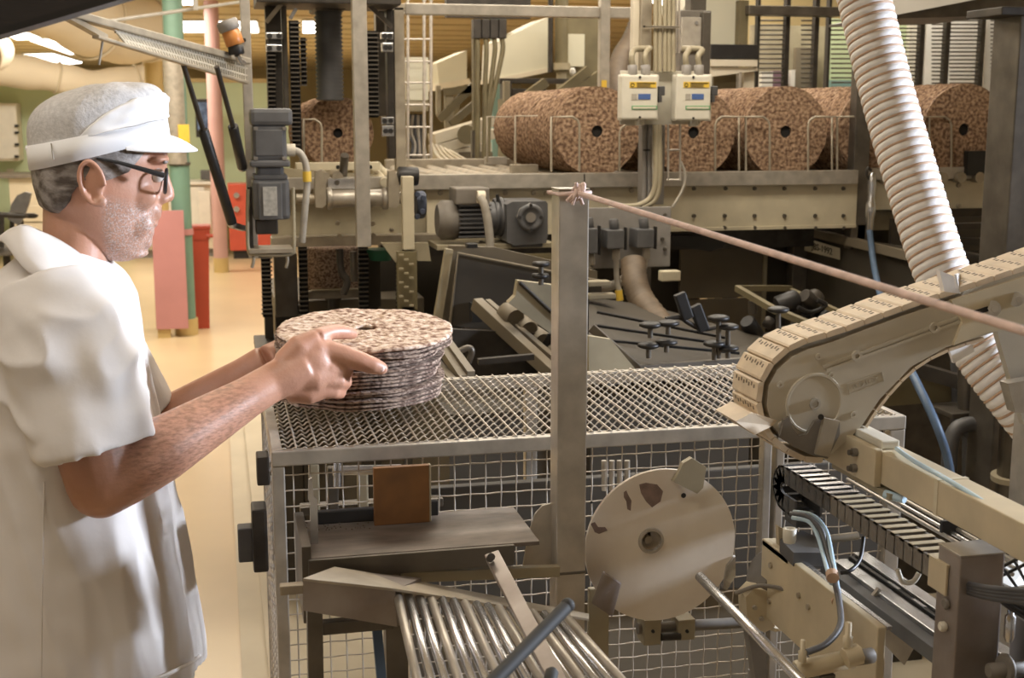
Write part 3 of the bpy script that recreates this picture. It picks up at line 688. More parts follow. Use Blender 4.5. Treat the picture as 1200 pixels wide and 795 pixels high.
def gear_motor_mid():
    Y = 4.08; t = thing('gear_motor', 'horizontal grey gear motor with cooling fins bolted to the cream conveyor panel', 'motor', P(580, 288, Y))
    a = P(512, 258, Y); b = P(538, 258, Y); R = 23*SC(520, 258, Y)
    obj('fan_cover', M().cyl(a, b, R, 28, bev=.015), 'motor_dusty', t)
    c = P(585, 256, Y)
    bd = obj('barrel', M().cyl(b, c, R*.86, 28), 'motor_grey', t)
    for k in range(8):
        y = 240+k*5.2; obj('fin', PB(538, y, 576, y+2, Y-R*.98, R*.6, 0), 'motor_grey', bd)
    obj('terminal_box', PB(534, 220.5, 574, 240, Y-.07, .12, .006), 'motor_dusty', t)
    obj('gland', M().cyl(P(559, 231, Y-.08), P(568, 231, Y-.08), .02, 12), 'white_warm', t)
    for x, r in ((578, .95), (584, 1.0), (590, .92)): obj('flange', M().cyl(P(x, 254, Y), P(x+4.5, 254, Y), R*r, 28, bev=.004), 'motor_grey', t)
    obj('lifting_eye', M().cyl(P(583.5, 238, Y-.03), P(583, 228, Y-.03), .006, 8), 'black', t)
    g = obj('gearbox', PP([(594, 240), (601, 236.5), (640, 236), (642, 239), (642, 276), (640, 285), (603, 288), (594, 284)], Y-.09, .18), 'motor_grey', t)
    pts = [(622, 238), (634, 245), (637, 254), (634, 264), (622, 273), (610, 264), (606, 254), (610, 245)]
    f_ = obj('output_flange', PP(pts, Y-.105, .02), 'grey_plastic', g)
    obj('output_ring', M().lathe([(.044, 0), (.042, .006), (.030, .006), (.028, .003), (.0, .003)], P(622, 255, Y-.105), (0, -1, 0), 24), 'motor_grey', f_)
    obj('shaft_end', M().cyl(P(622, 255, Y-.105), P(622, 255, Y-.118), .016, 16), 'motor_dusty', f_)
    for x, y in ((622, 241), (634, 255), (622, 270), (609, 255)): obj('bolt', M().cyl(P(x, y, Y-.104), P(x, y, Y-.112), .006, 8), 'black', f_)
    obj('foot', PB(601, 283, 636, 290, Y-.08, .15, .003), 'motor_grey', t)
    obj('cable', M().tube(SP([(562, 231, Y-.09), (568, 242, Y-.1), (573, 270, Y-.1), (574, 300, Y-.1), (570, 315, Y-.1), (561, 318, Y-.1), (556, 308, Y-.08), (561, 295, Y-.02), (566, 285, Y)]), .0135, 10), 'grey_cable', t)
    obj('base_shelf', PB(512, 286, 650, 292, Y-.06, .2, .002), 'cream_dark', t)
gear_motor_mid()

# ================================================================== conduit mast with control boxes
Ym = 4.05
t = thing('conduit_mast', 'bundle of vertical conduits carrying the two control boxes', 'conduit', (P(785, 240, Ym).x, Ym, P(780, 262, Ym).z))
def cond(x, y0, y1, w, mat, Y=Ym, nm='conduit', yaw=0):
    obj(nm, M().cyl(P(x, y0, Y), P(x, y1, Y), w/2*SC(x, 100, Y), 12), mat, t)
obj('backing_plate', PB(727, 83, 822, 146, Ym+.02, .008, .001), 'box_white', t)
obj('mast', PB(751, -20, 764, 92, Ym+.06, .05, .003), 'steel_dusty', t)
obj('mast', PB(741.5, -20, 752, 84, Ym+.08, .03, .003), 'white_warm', t)
obj('mast_lower', PB(753, 146, 779, 240, Ym+.06, .05, .003), 'grey_plastic', t)
for x, w_ in ((768, 5), (773, 5), (779, 5), (784, 5), (789, 5)): cond(x, -20, 84, w_, 'cream_dark')
for x in (755, 761): cond(x, 146, 240, 6, 'grey_plastic', Ym+.03)
for x in (766, 770): cond(x, 146, 232, 3.6, 'grey_cable', Ym+.0)
for x in (783, 797): cond(x, 146, 212, 2.6, 'wire', Ym+.0, 'ladder_wire')
for y in (176, 211): obj('ladder_wire', M().cyl(P(781, y, Ym), P(798, y, Ym), .0035, 8), 'wire', t)
for x in (792, 796): cond(x, -20, 62, 2.4, 'wire', Ym+.02, 'ladder_wire')
for y in (30, 31): obj('cable_clip', PB(757, y, 796, y+2, Ym-.016, .006, 0), 'steel_dusty', t)
obj('strap', PB(754, 175, 762, 177, Ym+.005, .006, 0), 'black', t)
obj('strap', PB(754, 30, 760, 32, Ym+.045, .006, 0), 'black', t)
obj('floor_mast', M().box((P(766, 240, Ym).x-.02, Ym+.07, 0), (P(766, 240, Ym).x+.02, Ym+.10, P(766, 238, Ym).z)), 'steel_dark', t)
for pts in ([(768, 146), (769, 180), (768, 215), (762, 232), (750, 240), (735, 242), (720, 242), (714, 248), (713, 258)], [(772, 146), (773, 190), (772, 220), (766, 236), (754, 243), (749, 250), (748, 258)]):
    obj('bent_conduit', M().tube(SP([(x, y, Ym-.02) for x, y in pts]), .0095, 10), 'cream_dark', t)
obj('drop_wire', M().tube(SP([(798, 190, Ym), (803, 205, Ym), (800, 222, Ym), (788, 243, Ym)]), .005, 8), 'grey_cable', t)
def control_box(x0, x1, y0, y1, label):
    Y = Ym-.075
    b = thing('control_box', label, 'control box', P((x0+x1)/2, y1, Y), 'beige control boxes on the conduit mast')
    obj('back_shell', PB(x0+1, y0-1, x1+1, y1+1, Y+.04, .055, .004), 'box_white', b)
    lid = obj('lid', PB(x0, y0, x1, y1, Y, .042, .006), 'box_white', b)
    w_ = x1-x0
    k = obj('warning_label', PB(x0+w_*.22, y0+8, x0+w_*.96, y0+14.8, Y-.0015, .002, 0), 'yellow_sticker', lid)
    c = P(x0+w_*.30, y0+11.5, Y-.002); obj('warning_ring', M().tube([c+Vector((math.cos(a*PI/8)*.0056, 0, math.sin(a*PI/8)*.0056)) for a in range(16)], .0012, 5, closed=True), 'black', k)
    for q in range(3): obj('text_line', PB(x0+w_*.42, y0+9+q*2, x0+w_*(.93 if q == 0 else .80), y0+9.9+q*2, Y-.0028, .001, 0), 'black' if q == 0 else 'hood_brown', k)
    obj('blue_label', PB(x0+w_*.46, y0+22, x0+w_*.80, y0+28.5, Y-.0015, .002, 0), 'blue_sticker', lid)
    obj('grey_label', PB(x0+w_*.28, y0+22, x0+w_*.42, y0+29, Y-.0015, .002, 0), 'grey_cable', lid)
    k = obj('green_label', PB(x0+w_*.28, y0+36, x0+w_*.98, y0+40.5, Y-.0015, .002, 0), 'green_sticker', lid)
    obj('label_field', PB(x0+w_*.31, y0+37, x0+w_*.95, y0+39.5, Y-.0025, .002, 0), 'paper', k)
    for y in (y0+2.5, y1-2.5): c = P((x0+x1)/2, y, Y); obj('screw', M().cyl(c, c-Vector((0, .003, 0)), .004, 8), 'black', lid)
    obj('rotary_switch', PB(x1+1, y0+13, x1+8.5, y0+24, Y+.02, .05, .003), 'motor_grey', b)
    obj('switch_tip', PB(x1+1.5, y0+24, x1+5, y0+32, Y+.02, .03, .002), 'motor_grey', b)
    for x in (x0+w_*.3, x0+w_*.66):
        g = obj('cable_gland', M().cyl(P(x, y0+1, Y+.05), P(x, y0-12, Y+.05), .016, 12, bev=.003), 'grey_plastic', b)
        obj('cable', M().tube(SP([(x, y0-12, Y+.05), (x-1, y0-22, Y+.05), (x+3, y0-30, Y+.07), ((x0+x1)/2+(12 if x0 < 760 else -12), y0-31, Y+.09)]), .010, 8), 'cream_dark', b)
    obj('bottom_gland', M().cyl(P(x0+w_*.5, y1, Y+.05), P(x0+w_*.5, y1+7, Y+.05), .016, 10), 'box_white', b)
control_box(728.5, 771, 88, 140, 'beige control box with yellow, blue and green labels next to the big crispbread roll')
control_box(792, 833, 88, 141, 'beige control box with yellow, blue and green labels covering the middle of the next roll')
# switch panel below
Yp = 4.0
sp = thing('switch_panel', 'grey mounting plate with three limit switch boxes under the conveyor', 'switch panel', P(735, 315, Yp))
obj('plate', PB(688, 243, 786, 314, Yp, .012, .003), 'grey_plastic', sp)
bolts(sp, [(776, 280), (779, 292), (779, 252), (694, 306)], Yp, .007)
for x0, x1, y0, y1 in ((684, 701, 268, 298), (712, 732, 270, 292), (747, 767, 269, 291)):
    b = obj('switch_box', PB(x0, y0, x1, y1, Yp-.09, .09, .004), 'motor_grey', sp)
    obj('side_lever', PB(x1+1, y0-3, x1+3, y1+1, Yp-.06, .02, 0), 'black', b)
    obj('top_gland', M().cyl(P((x0+x1)/2-2, y0, Yp-.05), P((x0+x1)/2-3, y0-13, Yp-.05), .016, 12, bev=.003), 'motor_grey', b)
    obj('bottom_gland', M().cyl(P((x0+x1)/2, y1, Yp-.05), P((x0+x1)/2, y1+12, Yp-.05), .013, 12), 'grey_cable', b)
for pts in ([(722, 304), (723, 330), (727, 350), (722, 375), (712, 402), (700, 432)], [(757, 303), (752, 325), (738, 360), (722, 395), (708, 433)], [(690, 300), (692, 330), (700, 365), (704, 400), (706, 415)]):
    obj('cable', M().tube(SP([(x, y, Yp-.05) for x, y in pts]), .0095, 8), 'grey_cable', sp)
obj('cable_marker', M().cyl(P(725, 340, Yp-.05), P(726.5, 352, Yp-.05), .012, 10), 'yellow_sticker', sp)
obj('loop_hose', M().tube(SP([(690, 330, Yp+.1), (702, 337, Yp+.1), (722, 333, Yp+.1), (738, 320, Yp+.1), (742, 305, Yp+.1)]), .016, 10), 'grey_cable', sp)

# ================================================================== machinery behind the conveyor
t = thing('cable_ladder', 'upright wire cable ladder with a pale mottled box', 'cable ladder', (P(490, 188, 5.6).x, 5.6, P(490, 188, 5.6).z))
for x in (478, 497, 505): obj('rail', M().cyl(P(x, -15, 5.6), P(x, 186, 5.6), .007, 8), 'wire', t)
for y in (46, 72, 97, 123, 149, 182): obj('rung', M().cyl(P(474, y, 5.6), P(506, y, 5.6), .005, 6), 'wire', t)
obj('pale_box', PB(476, 67, 502, 118, 5.66, .06, .004), 'hood_white', t)
obj('box_lip', PB(474, 119, 502, 131, 5.64, .1, .004), 'cream_dark', t)
for k in range(6): obj('cable', M().tube(SP([(481+k*3, 134, 5.68), (478+k*4, 155, 5.7), (484+k*2.5, 170, 5.7), (480+k*4, 187, 5.7)]), .008, 6), 'grey_cable' if k % 2 else 'dark_cable', t)
obj('stand', M().box((P(490, 180, 5.65).x-.02, 5.65, 0), (P(490, 180, 5.65).x+.02, 5.69, P(490, 184, 5.65).z)), 'steel_dark', t)
t = thing('cable_drop', 'cluster of brown cables dropping from dark terminal boxes', 'cables', (P(570, 190, 6).x, 6, P(570, 190, 6).z))
for k in range(4): obj('terminal_box', PB(555+k*10, 22, 564+k*10, 45, 6.0, .06, .004), 'iron_dark', t)
for k, (a, b) in enumerate(((559, 560), (569, 568), (579, 571), (588, 573))):
    obj('cable', M().tube(SP([(a, 45, 6.02), (a+1, 60, 6.02), ((a+b)/2, 100, 6.02), (b, 140, 6.02), (b-1, 192, 6.02)]), .012, 8), 'hood_brown', t)
obj('mast', PB(555, 45, 562, 155, 6.1, .05, .003), 'hood_brown', t)
obj('stand', M().box((P(558, 150, 6.1).x-.02, 6.1, 0), (P(558, 150, 6.1).x+.02, 6.14, P(558, 153, 6.1).z)), 'steel_dark', t)
obj('hanger', M().box((P(573, 20, 6.0).x-.2, 6.0, P(573, 21, 6).z), (P(573, 20, 6.0).x+.2, 6.05, CEIL)), 'iron_dark', t)
t = thing('square_column', 'green square column behind the cream oven hood', 'column', (P(584, 140, 9).x, 9, 0))
a, b, c, d = rect(577, 45, 591, 140, 9); obj('shaft', M().box((a, 9, 0), (b, 9.08, CEIL), .005), 'panel_teal', t)
def hood(name, pts, Y, t_, mat, label, cat='hood'):
    o = thing(name, label, cat, (P(pts[0][0], pts[0][1], Y).x, Y, 0))
    obj('panel', PP(pts, Y, t_), mat, o); return o
o = hood('oven_hood', [(585, 48), (643, 20), (644, 80), (583, 93)], 8.0, .5, 'hood_white', 'cream oven hood with slanted top behind the green column')
obj('trim', PP([(582, 92), (644, 79), (646, 84), (582, 97)], 7.98, .5), 'white_warm', o)
obj('leg', M().box((P(600, 100, 8.2).x-.05, 8.15, 0), (P(600, 100, 8.2).x+.05, 8.25, P(600, 90, 8.2).z)), 'hood_brown', o)
o = hood('oven_hood', [(512, 74), (547, 59), (547, 97), (515, 105)], 10.0, .5, 'hood_white', 'smaller far oven hood beside the wire cable ladder')
obj('leg', M().box((P(530, 100, 10.2).x-.05, 10.15, 0), (P(530, 100, 10.2).x+.05, 10.25, P(530, 100, 10.2).z)), 'hood_brown', o)
obj('trim', PP([(514, 98), (550, 92), (552, 98), (514, 106)], 9.98, .5), 'white_warm', o)
t = thing('exhaust_pipe', 'pair of olive exhaust pipes between the oven hood and the steel upright', 'pipe', (P(658, 90, 7.6).x, 7.6, 0))
for x, w_, m_ in ((658, 15, 'hood_brown'), (645, 6, 'iron_dark')):
    c = P(x, 60, 7.6); obj('pipe', M().cyl((c.x, 7.6, P(x, 85, 7.6).z), (c.x, 7.6, CEIL), w_/2*SC(x, 60, 7.6), 18), m_, t)
c = P(658, 82, 7.6); obj('flange', M().cyl(c, c+Vector((0, 0, .04)), .055, 18), 'cream_dark', t)
obj('lower_pipe', M().cyl((c.x, c.y, 0), c, .03, 14), 'cream_dark', t)
obj('panel', PB(664, 18, 704, 108, 7.75, .05, .002), 'hood_brown', t)
obj('light_panel_sheet', PB(666, 40, 685, 78, 7.7, .03, .002), 'hood_white', t)
t = thing('oven_machine', 'dark mass of oven framework with slanted struts behind the rolls', 'machine', (P(640, 110, 7.0).x, 7.0, 0))
for a in ((586, 92, 705, 98), (590, 97, 600, 118), (600, 104, 640, 112)): obj('beam', PB(*a, 7.2, .1, .004), 'iron_dark', t)
obj('column', PB(591, 95, 598, 118, 6.9, .05, .003), 'cream_dark', t)
for a, b in (((645, 118), (690, 82)), ((660, 118), (702, 88)), ((618, 112), (640, 96))): obj('strut', M().bar(P(*a, 7.0), P(*b, 7.0), .05, .05), 'hood_brown', t)
obj('base', M().box((P(590, 115, 7.1).x, 7.05, 0), (P(700, 115, 7.1).x, 7.25, P(650, 116, 7.1).z)), 'hood_brown', t)
obj('lamp_glint', M().ell(P(671, 84, 6.9), (.018, .018, .022), 10), 'white_paint', t)
t = thing('oven_infeed', 'cream slanted infeed beams of the oven behind the wire ladder', 'machine', (P(540, 180, 6.6).x, 6.6, 0))
for a, b, w_ in (((506, 163), (576, 142), .055), ((506, 176), (580, 156), .05), ((508, 186), (572, 172), .05)): obj('beam', M().bar(P(*a, 6.6), P(*b, 6.8), .06, w_, bev=.004), 'white_warm', t)
for a, b in (((515, 140), (555, 100)), ((528, 146), (556, 122)), ((520, 108), (556, 104))): obj('strut', M().bar(P(*a, 6.9), P(*b, 6.9), .04, .04), 'hood_brown', t)
for x0, x1, y0, y1 in ((522, 532, 106, 150), (512, 517, 100, 135)): obj('column', PB(x0, y0, x1, y1, 6.9, .05, .003), 'cream_dark', t)
obj('fan', M().cyl(P(547, 158, 6.55), P(547, 158, 6.6), .05, 14), 'hood_brown', t)
obj('base', M().box((P(510, 185, 6.7).x, 6.65, 0), (P(575, 185, 6.7).x, 6.9, P(540, 178, 6.7).z)), 'tan_panel', t)
for k in range(5): obj('white_pipe', M().tube(SP([(506+k*5, 168+k*2, 6.3), (512+k*6, 182, 6.2), (522+k*7, 190, 6.1)]), .007, 6), 'white_warm', t)
# ribbed brown duct
t = thing('ribbed_duct', 'brown ribbed flexible duct bending down beside the left control box', 'duct', P(728, 105, 5.6))
path = SP([(752, 18, 5.8), (740, 48, 5.75), (729, 66, 5.7), (725, 85, 5.65), (725, 112, 5.6)], k=14)
obj('sleeve', M().tube(path, [12*SC(730, 60, 5.65)*(1.0 if i % 2 else .78) for i in range(len(path))], 18), 'hose_brown', t)
obj('hanger', M().cyl((P(752, 18, 5.8).x, 5.8, P(752, 20, 5.8).z), (P(752, 18, 5.8).x, 5.8, CEIL), .045, 14), 'hose_brown', t)
# grey cabinet behind the mast
t = thing('junction_cabinet', 'grey sheet steel cabinet behind the conduits', 'cabinet', P(815, 85, 4.5))
obj('body', PB(797, 12, 833, 92, 4.5, .2, .004), 'motor_dusty', t)
d = obj('door', PB(799, 20, 822, 60, 4.485, .015, .003), 'grey_cable', t); bolts(d, [(816, 27), (816, 55)], 4.485, .008, 'steel_bright')
obj('edge_post', PB(823, 14, 832, 92, 4.47, .05, .003), 'steel_dark', t)
obj('hanger', M().box((P(815, 12, 4.6).x-.03, 4.57, P(815, 14, 4.6).z), (P(815, 12, 4.6).x+.03, 4.63, CEIL)), 'steel_dark', t)
# hood at right top
o = hood('oven_hood', [(815, -15), (866, -15), (866, 52), (833, 54), (833, 20), (800, 12)], 6.2, .4, 'hood_white', 'glossy cream oven hood above the grey cabinet')
obj('leg', M().box((P(850, 100, 6.4).x-.05, 6.35, 0), (P(850, 100, 6.4).x+.05, 6.45, P(850, 52, 6.4).z)), 'hood_brown', o)
obj('upright', PB(866, 0, 877, 56, 6.15, .05, .003), 'hood_brown', o)
t = thing('transfer_beam', 'black beam above a white guide rail behind the right control box', 'beam', (P(860, 90, 6.0).x, 6.0, 0))
obj('black_beam_face', PB(833, 52, 888, 69, 6.0, .1, .003), 'black', t)
obj('white_rail', PB(833, 70, 888, 78, 5.98, .05, .003), 'white_warm', t)
obj('white_rail', PP([(833, 79), (888, 79), (888, 83), (833, 90)], 6.0, .05), 'white_warm', t)
obj('panel', PB(836, 88, 866, 112, 6.1, .02, 0), 'hood_brown', t)
obj('post', PB(866, 84, 869, 112, 6.0, .04, .002), 'steel', t)
obj('door_sheet', PB(871, 84, 884, 112, 6.05, .03, .002), 'white_warm', t)
obj('foot', M().box((P(868, 100, 6.0).x-.02, 6.0, 0), (P(868, 100, 6.0).x+.02, 6.04, P(868, 110, 6.0).z)), 'steel_dark', t)
# wire partition
Yw = 6.2
t = thing('wire_partition', 'tall wire mesh partition with dark posts behind the rolls', 'partition', (P(1030, 110, Yw).x, Yw, 0))
for x, w_ in ((889, 3), (923, 5), (957, 5), (972, 3), (1081, 5), (1111, 5), (1152, 5), (1176, 3)):
    a, b, c, d = rect(x-w_/2, -12, x+w_/2, 110, Yw); obj('post', M().box((a, Yw, 0), (b, Yw+.04, d), .002), 'iron_dark', t)
m = M()
for x0, x1, st in ((890, 921, 5.6), (939, 952, 5.6), (974, 1000, 5.6), (1044, 1079, 4.6), (1092, 1106, 4.6), (1113, 1150, 4.6), (1161, 1175, 4.6)):
    y = 24
    while y < 112: m.tube([P(x0, y, Yw+.02), P(x1, y, Yw+.02)], .0045, 5); y += st
stuff(obj('wires', m, 'steel_dark', t))
obj('head_rail', PB(878, 7, 985, 18, Yw-.1, .1, .004), 'steel_dark', t)
def board(x0, x1, y0, y1, mat, label, Y=6.9):
    a, b, c, d = rect(x0, y0, x1, y1, Y)
    tag(obj('wall_board', M().box((a, Y, 0), (b, Y+.04, d)), mat), label, 'panel')
board(970, 1010, 22, 140, 'panel_lime', 'lime green board behind the wire partition left of the hose')
board(1044, 1062, 20, 140, 'panel_lime', 'narrow lime board behind the wire partition right of the hose', 6.94)
board(1064, 1081, 20, 140, 'wall_white', 'white board beside the narrow lime board')
board(1083.5, 1110, 20, 140, 'white_paint', 'white board between the first two dark partition posts')
board(1112, 1151, 20, 140, 'white_paint', 'broad white board between two dark partition posts')
board(1153, 1182, 20, 140, 'white_paint', 'white board next to the dark steel column', 6.94)
board(892, 905, 84, 140, 'white_paint', 'small white board low behind the wire partition', 6.9)
board(905, 921, 83, 140, 'panel_purple', 'dark purple board low behind the wire partition', 6.92)
board(926, 931, 82, 140, 'white_paint', 'slim white post board behind the wire partition', 6.9)
board(932, 957, 56, 140, 'tan_panel', 'brown board behind the wire partition', 6.96)
board(972.5, 1000, 94, 140, 'panel_teal', 'teal skirting board in front of the lime board', 6.85)
board(880, 971, 30, 140, 'cream_dark', 'broad olive backing board behind the wire partition', 7.1)
struct('wall_far_right', M().box((P(870, 50, 8).x, 8, 0), (8, 8.1, CEIL)), 'wall_yellow')
# top right hood
t = thing('canopy_beam', 'white canopy edge with dark perforated underside in the upper corner', 'canopy', P(1120, 20, 3.6))
obj('white_edge', PP([(1040, -20), (1210, -20), (1146, -1), (1043, 19)], 3.6, .05), 'white_paint', t)
obj('underside', PP([(1043, 19), (1146, -2), (1210, -8), (1210, 10), (1175, 18), (1043, 22)], 3.62, .4), 'steel_dark', t)
obj('hanger', M().box((P(1100, 0, 3.7).x, 3.7, P(1100, 5, 3.7).z), (P(1100, 0, 3.7).x+.05, 3.75, CEIL)), 'steel_dark', t)
tag(obj('spotlight', M().ell(P(776, 0, 5.0), (.045, .06, .02), 14), 'light_panel'), 'small round lamp glowing at the steel cross beam', 'lamp')
# dark steel column
c = P(1195, 300, 3.0); a, b, c2, d = rect(1177, 20, 1222, 600, 3.0)
t = thing('steel_column', 'dark steel column at the end of the row of rolls', 'column', (c.x, 3.0, 0))
obj('shaft', M().box((a, 3.0, .01), (b, 3.12, P(1195, 16, 3.0).z), .004), 'steel_dark', t)
obj('head_plate', PB(1174, 8, 1230, 18, 2.98, .16, .003), 'iron_dark', t)
obj('foot_plate', M().box((a-.02, 2.97, 0), (b+.05, 3.14, .012)), 'steel_dark', t)

# ================================================================== dough former under the conveyor
t = thing('forming_machine', 'dark dough forming machine with slanted covers under the conveyor', 'machine', (P(600, 420, 3.5).x, 3.6, 0))
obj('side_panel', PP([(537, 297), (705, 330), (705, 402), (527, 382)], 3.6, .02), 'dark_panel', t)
obj('panel_rim', M().tube([P(527, 382, 3.59), P(537, 297, 3.59), P(705, 330, 3.59)], .005, 6), 'tan_panel', t)
obj('outer_panel', PP([(527, 288), (580, 290), (700, 318), (700, 332), (537, 297), (524, 384), (512, 380)], 3.65, .02), 'tan_panel', t)
obj('cream_edge', M().bar(P(526, 292, 3.62), P(513, 372, 3.62), .022, .03), 'cream_dark', t)
obj('hinge', PB(548, 286, 560, 291, 3.6, .04, .002), 'black', t)
cv2 = obj('roller_cover', PP([(607, 329), (662, 336), (662, 403), (596, 355), (604, 347)], 3.25, .03), 'cream_dark', t)
obj('cover_edge', M().tube([P(609, 331, 3.245), P(662, 381, 3.245)], .006, 6), 'iron_dark', cv2)
for k in range(4): obj('press_roller', M().cyl(P(592+k*16, 366+k*14, 3.35), P(604+k*16, 374+k*14, 3.3), .032, 16, bev=.006), 'tan_panel', t)
obj('guide_beam', M().bar(P(558, 356, 3.4), P(652, 442, 3.1), .03, .035, bev=.002), 'tan_panel', t)
obj('guide_beam', M().bar(P(570, 356, 3.42), P(668, 440, 3.12), .018, .03, bev=.002), 'tan_panel', t)
obj('well', PB(553, 356, 565, 378, 3.55, .04, 0), 'hole_black', t)
for x, y in ((634, 312), (633, 326)): 
    k = obj('star_knob', M().lathe([(0, .012), (.022, .011), (.024, .004), (.02, 0), (0, 0)], P(x, y, 3.2), (0, 0, 1), 12), 'black', t)
obj('knob_stem', M().cyl(P(634, 312, 3.2), P(634, 334, 3.2), .007, 8), 'steel_dark', t)
obj('bed', PP([(505, 385), (660, 392), (660, 450), (505, 452)], 3.3, .02), 'iron_dark', t)
for a, b in (((512, 400), (542, 445)), ((520, 396), (552, 440)), ((510, 424), (530, 448))): obj('rail', M().bar(P(*a, 3.0), P(*b, 2.8), .018, .02), 'tan_panel', t)
obj('lever', M().tube(SP([(538, 412), (548, 408), (553, 412), (549, 425)], 2.95), .008, 8), 'steel_dark', t)
obj('cross_tie', M().bar(P(560, 424, 3.05), P(625, 418, 3.05), .02, .014), 'iron_dark', t)
obj('base', M().box((P(510, 440, 3.2).x, 3.0, 0), (P(700, 440, 3.2).x, 3.62, P(600, 452, 3.3).z)), 'dark_panel', t)
# press table with star knobs, right of the post
t = thing('press_table', 'dark sloping press table with black star knobs and paddles', 'machine', (P(790, 420, 3.3).x, 3.3, 0))
m = M().prism([P(690, 348, 3.6), P(760, 358, 3.65), P(905, 398, 3.5), P(870, 428, 2.9), P(745, 434, 2.85), P(690, 440, 2.8)], (0, 0, -.03)); obj('table_top', m, 'dark_panel', t)
obj('front_lip', M().bar(P(690, 440, 2.8), P(900, 424, 2.9), .02, .03), 'steel_dark', t)
obj('slanted_side', PP([(690, 394), (716, 398), (744, 432), (744, 446), (690, 446)], 2.78, .02), 'cream_dark', t)
obj('edge_bar', M().bar(P(693, 384, 2.84), P(748, 433, 2.8), .018, .02), 'steel_dark', t)
for k in range(3): obj('groove', M().bar(P(700, 366+k*16, 3.28-k*.14), P(850+k*8, 396+k*9, 3.1-k*.08), .012, .006), 'hole_black', t)
obj('base', M().box((P(700, 440, 2.9).x, 2.95, 0), (P(890, 440, 2.9).x, 3.5, P(790, 445, 3.0).z)), 'dark_panel', t)
kn = [(762, 384, 396), (783, 382, 392), (760, 408, 420), (781, 404, 413), (842, 376, 420), (853, 386, 412), (837, 406, 422), (853, 411, 420), (912, 366, 384)]
for x, y, ye in kn:
    k = obj('star_knob', M().lathe([(0, .014), (.018, .013), (.026, .010), (.027, .004), (.02, 0), (0, 0)], P(x, y, 2.85), (0, 0, 1), 14), 'black', t)
    obj('stem', M().cyl(P(x, y, 2.85), P(x, ye, 2.85), .0065, 8), 'steel_dark', k)
for a, b in (((796, 344), (806, 374)), ((814, 358), (825, 388))):
    obj('paddle', M().bar(P(*a, 3.0), P(*b, 3.0), .02, .03, bev=.004), 'black', t)
obj('paddle_link', M().tube(SP([(780, 374), (796, 372), (806, 378), (822, 386), (838, 384)], 3.0), .006, 8), 'iron_dark', t)
for y, x0, x1 in ((330, 690, 716), (345, 690, 722)): obj('cross_rail', PB(x0, y, x1, y+6, 3.5, .04, .003), 'cream_dark', t)
t = thing('ribbed_duct', 'brown ribbed suction hose dropping onto the dark press table', 'duct', P(765, 385, 3.55))
path = SP([(742, 306, 3.75), (744, 330, 3.7), (752, 352, 3.65), (772, 378, 3.55), (780, 390, 3.5)], k=9)
obj('sleeve', M().tube(path, [15*SC(750, 340, 3.65)*(1.0 if i % 2 else .8) for i in range(len(path))], 18), 'hose_brown', t)
obj('clamp', PB(776, 318, 798, 330, 3.75, .04, .004), 'cream_paint', t)
tag(obj('air_nozzle', M().tube(SP([(768, 290, 4.3), (800, 284, 4.3), (830, 287, 4.3), (852, 285, 4.3)]), [.05, .055, .055, .03]+[.03]*15, 14) if False else M().prism([P(x, y, 4.3) for x, y in ((786, 277), (840, 276), (852, 282), (846, 291), (832, 295), (786, 287))], (0, .06, 0)), 'black'), 'black blade-shaped nozzle under the conveyor panel', 'nozzle')
# tan and dark housings under the conveyor
t = thing('housing_cabinet', 'tan sheet cabinet with seams under the cream conveyor panel', 'cabinet', (P(845, 400, 4.6).x, 4.6, 0))
x0, x1 = P(797, 340, 4.6).x, P(893, 340, 4.6).x
obj('upper_panel', M().box((x0, 4.6, P(850, 349, 4.6).z), (x1, 4.62, P(850, 268, 4.6).z), .002), 'tan_panel', t)
obj('lower_panel', M().box((x0, 4.6, .02), (x1, 4.62, P(850, 350.5, 4.6).z), .002), 'tan_panel', t)
obj('shadow_panel', M().box((P(655, 340, 4.7).x, 4.7, .02), (x0+.12, 4.72, P(850, 262, 4.7).z), .002), 'dark_panel', t)  # dark sheet added in place of shade, hides the bright floor behind
obj('edge_post', M().box((x1, 4.59, 0), (x1+.014, 4.63, P(850, 268, 4.6).z)), 'cream_dark', t)
obj('side_panel', M().box((x1+.014, 4.66, .02), (P(924, 340, 4.66).x, 4.68, P(900, 268, 4.6).z), .002), 'dark_panel', t)
t = thing('control_cabinet', 'dark cabinet with a riveted year plate under the conveyor', 'cabinet', (P(990, 380, 4.1).x, 4.3, 0))
pa, pb_ = P(925, 272, 4.7), P(1075, 300, 4.0)
top = M().prism([P(925, 268, 4.7), P(1075, 292, 3.9), P(1075, 470, 3.9), P(925, 395, 4.7)], (.01, .02, 0)); fr = obj('front_panel', top, 'dark_panel', t)
obj('top_rail', M().bar(P(950, 272, 4.55), P(1075, 302, 3.88), .03, .03), 'tan_panel', t)
obj('bottom_rail', M().bar(P(925, 390, 4.65), P(1030, 430, 4.0), .03, .04), 'tan_panel', t)
obj('seam', M().bar(P(1012, 300, 4.22), P(1012, 420, 4.22), .008, .006), 'hole_black', fr)
npY = 4.5
np0, np1, np2, np3 = P(943.5, 278, 4.58), P(985, 290.5, 4.36), P(985, 304, 4.36), P(943.5, 293, 4.58)
npn = Vector((-.012, -.02, 0))
pl = obj('year_plate', M().prism([np0+npn, np1+npn, np2+npn, np3+npn], (.003, .006, 0)), 'paper', fr)
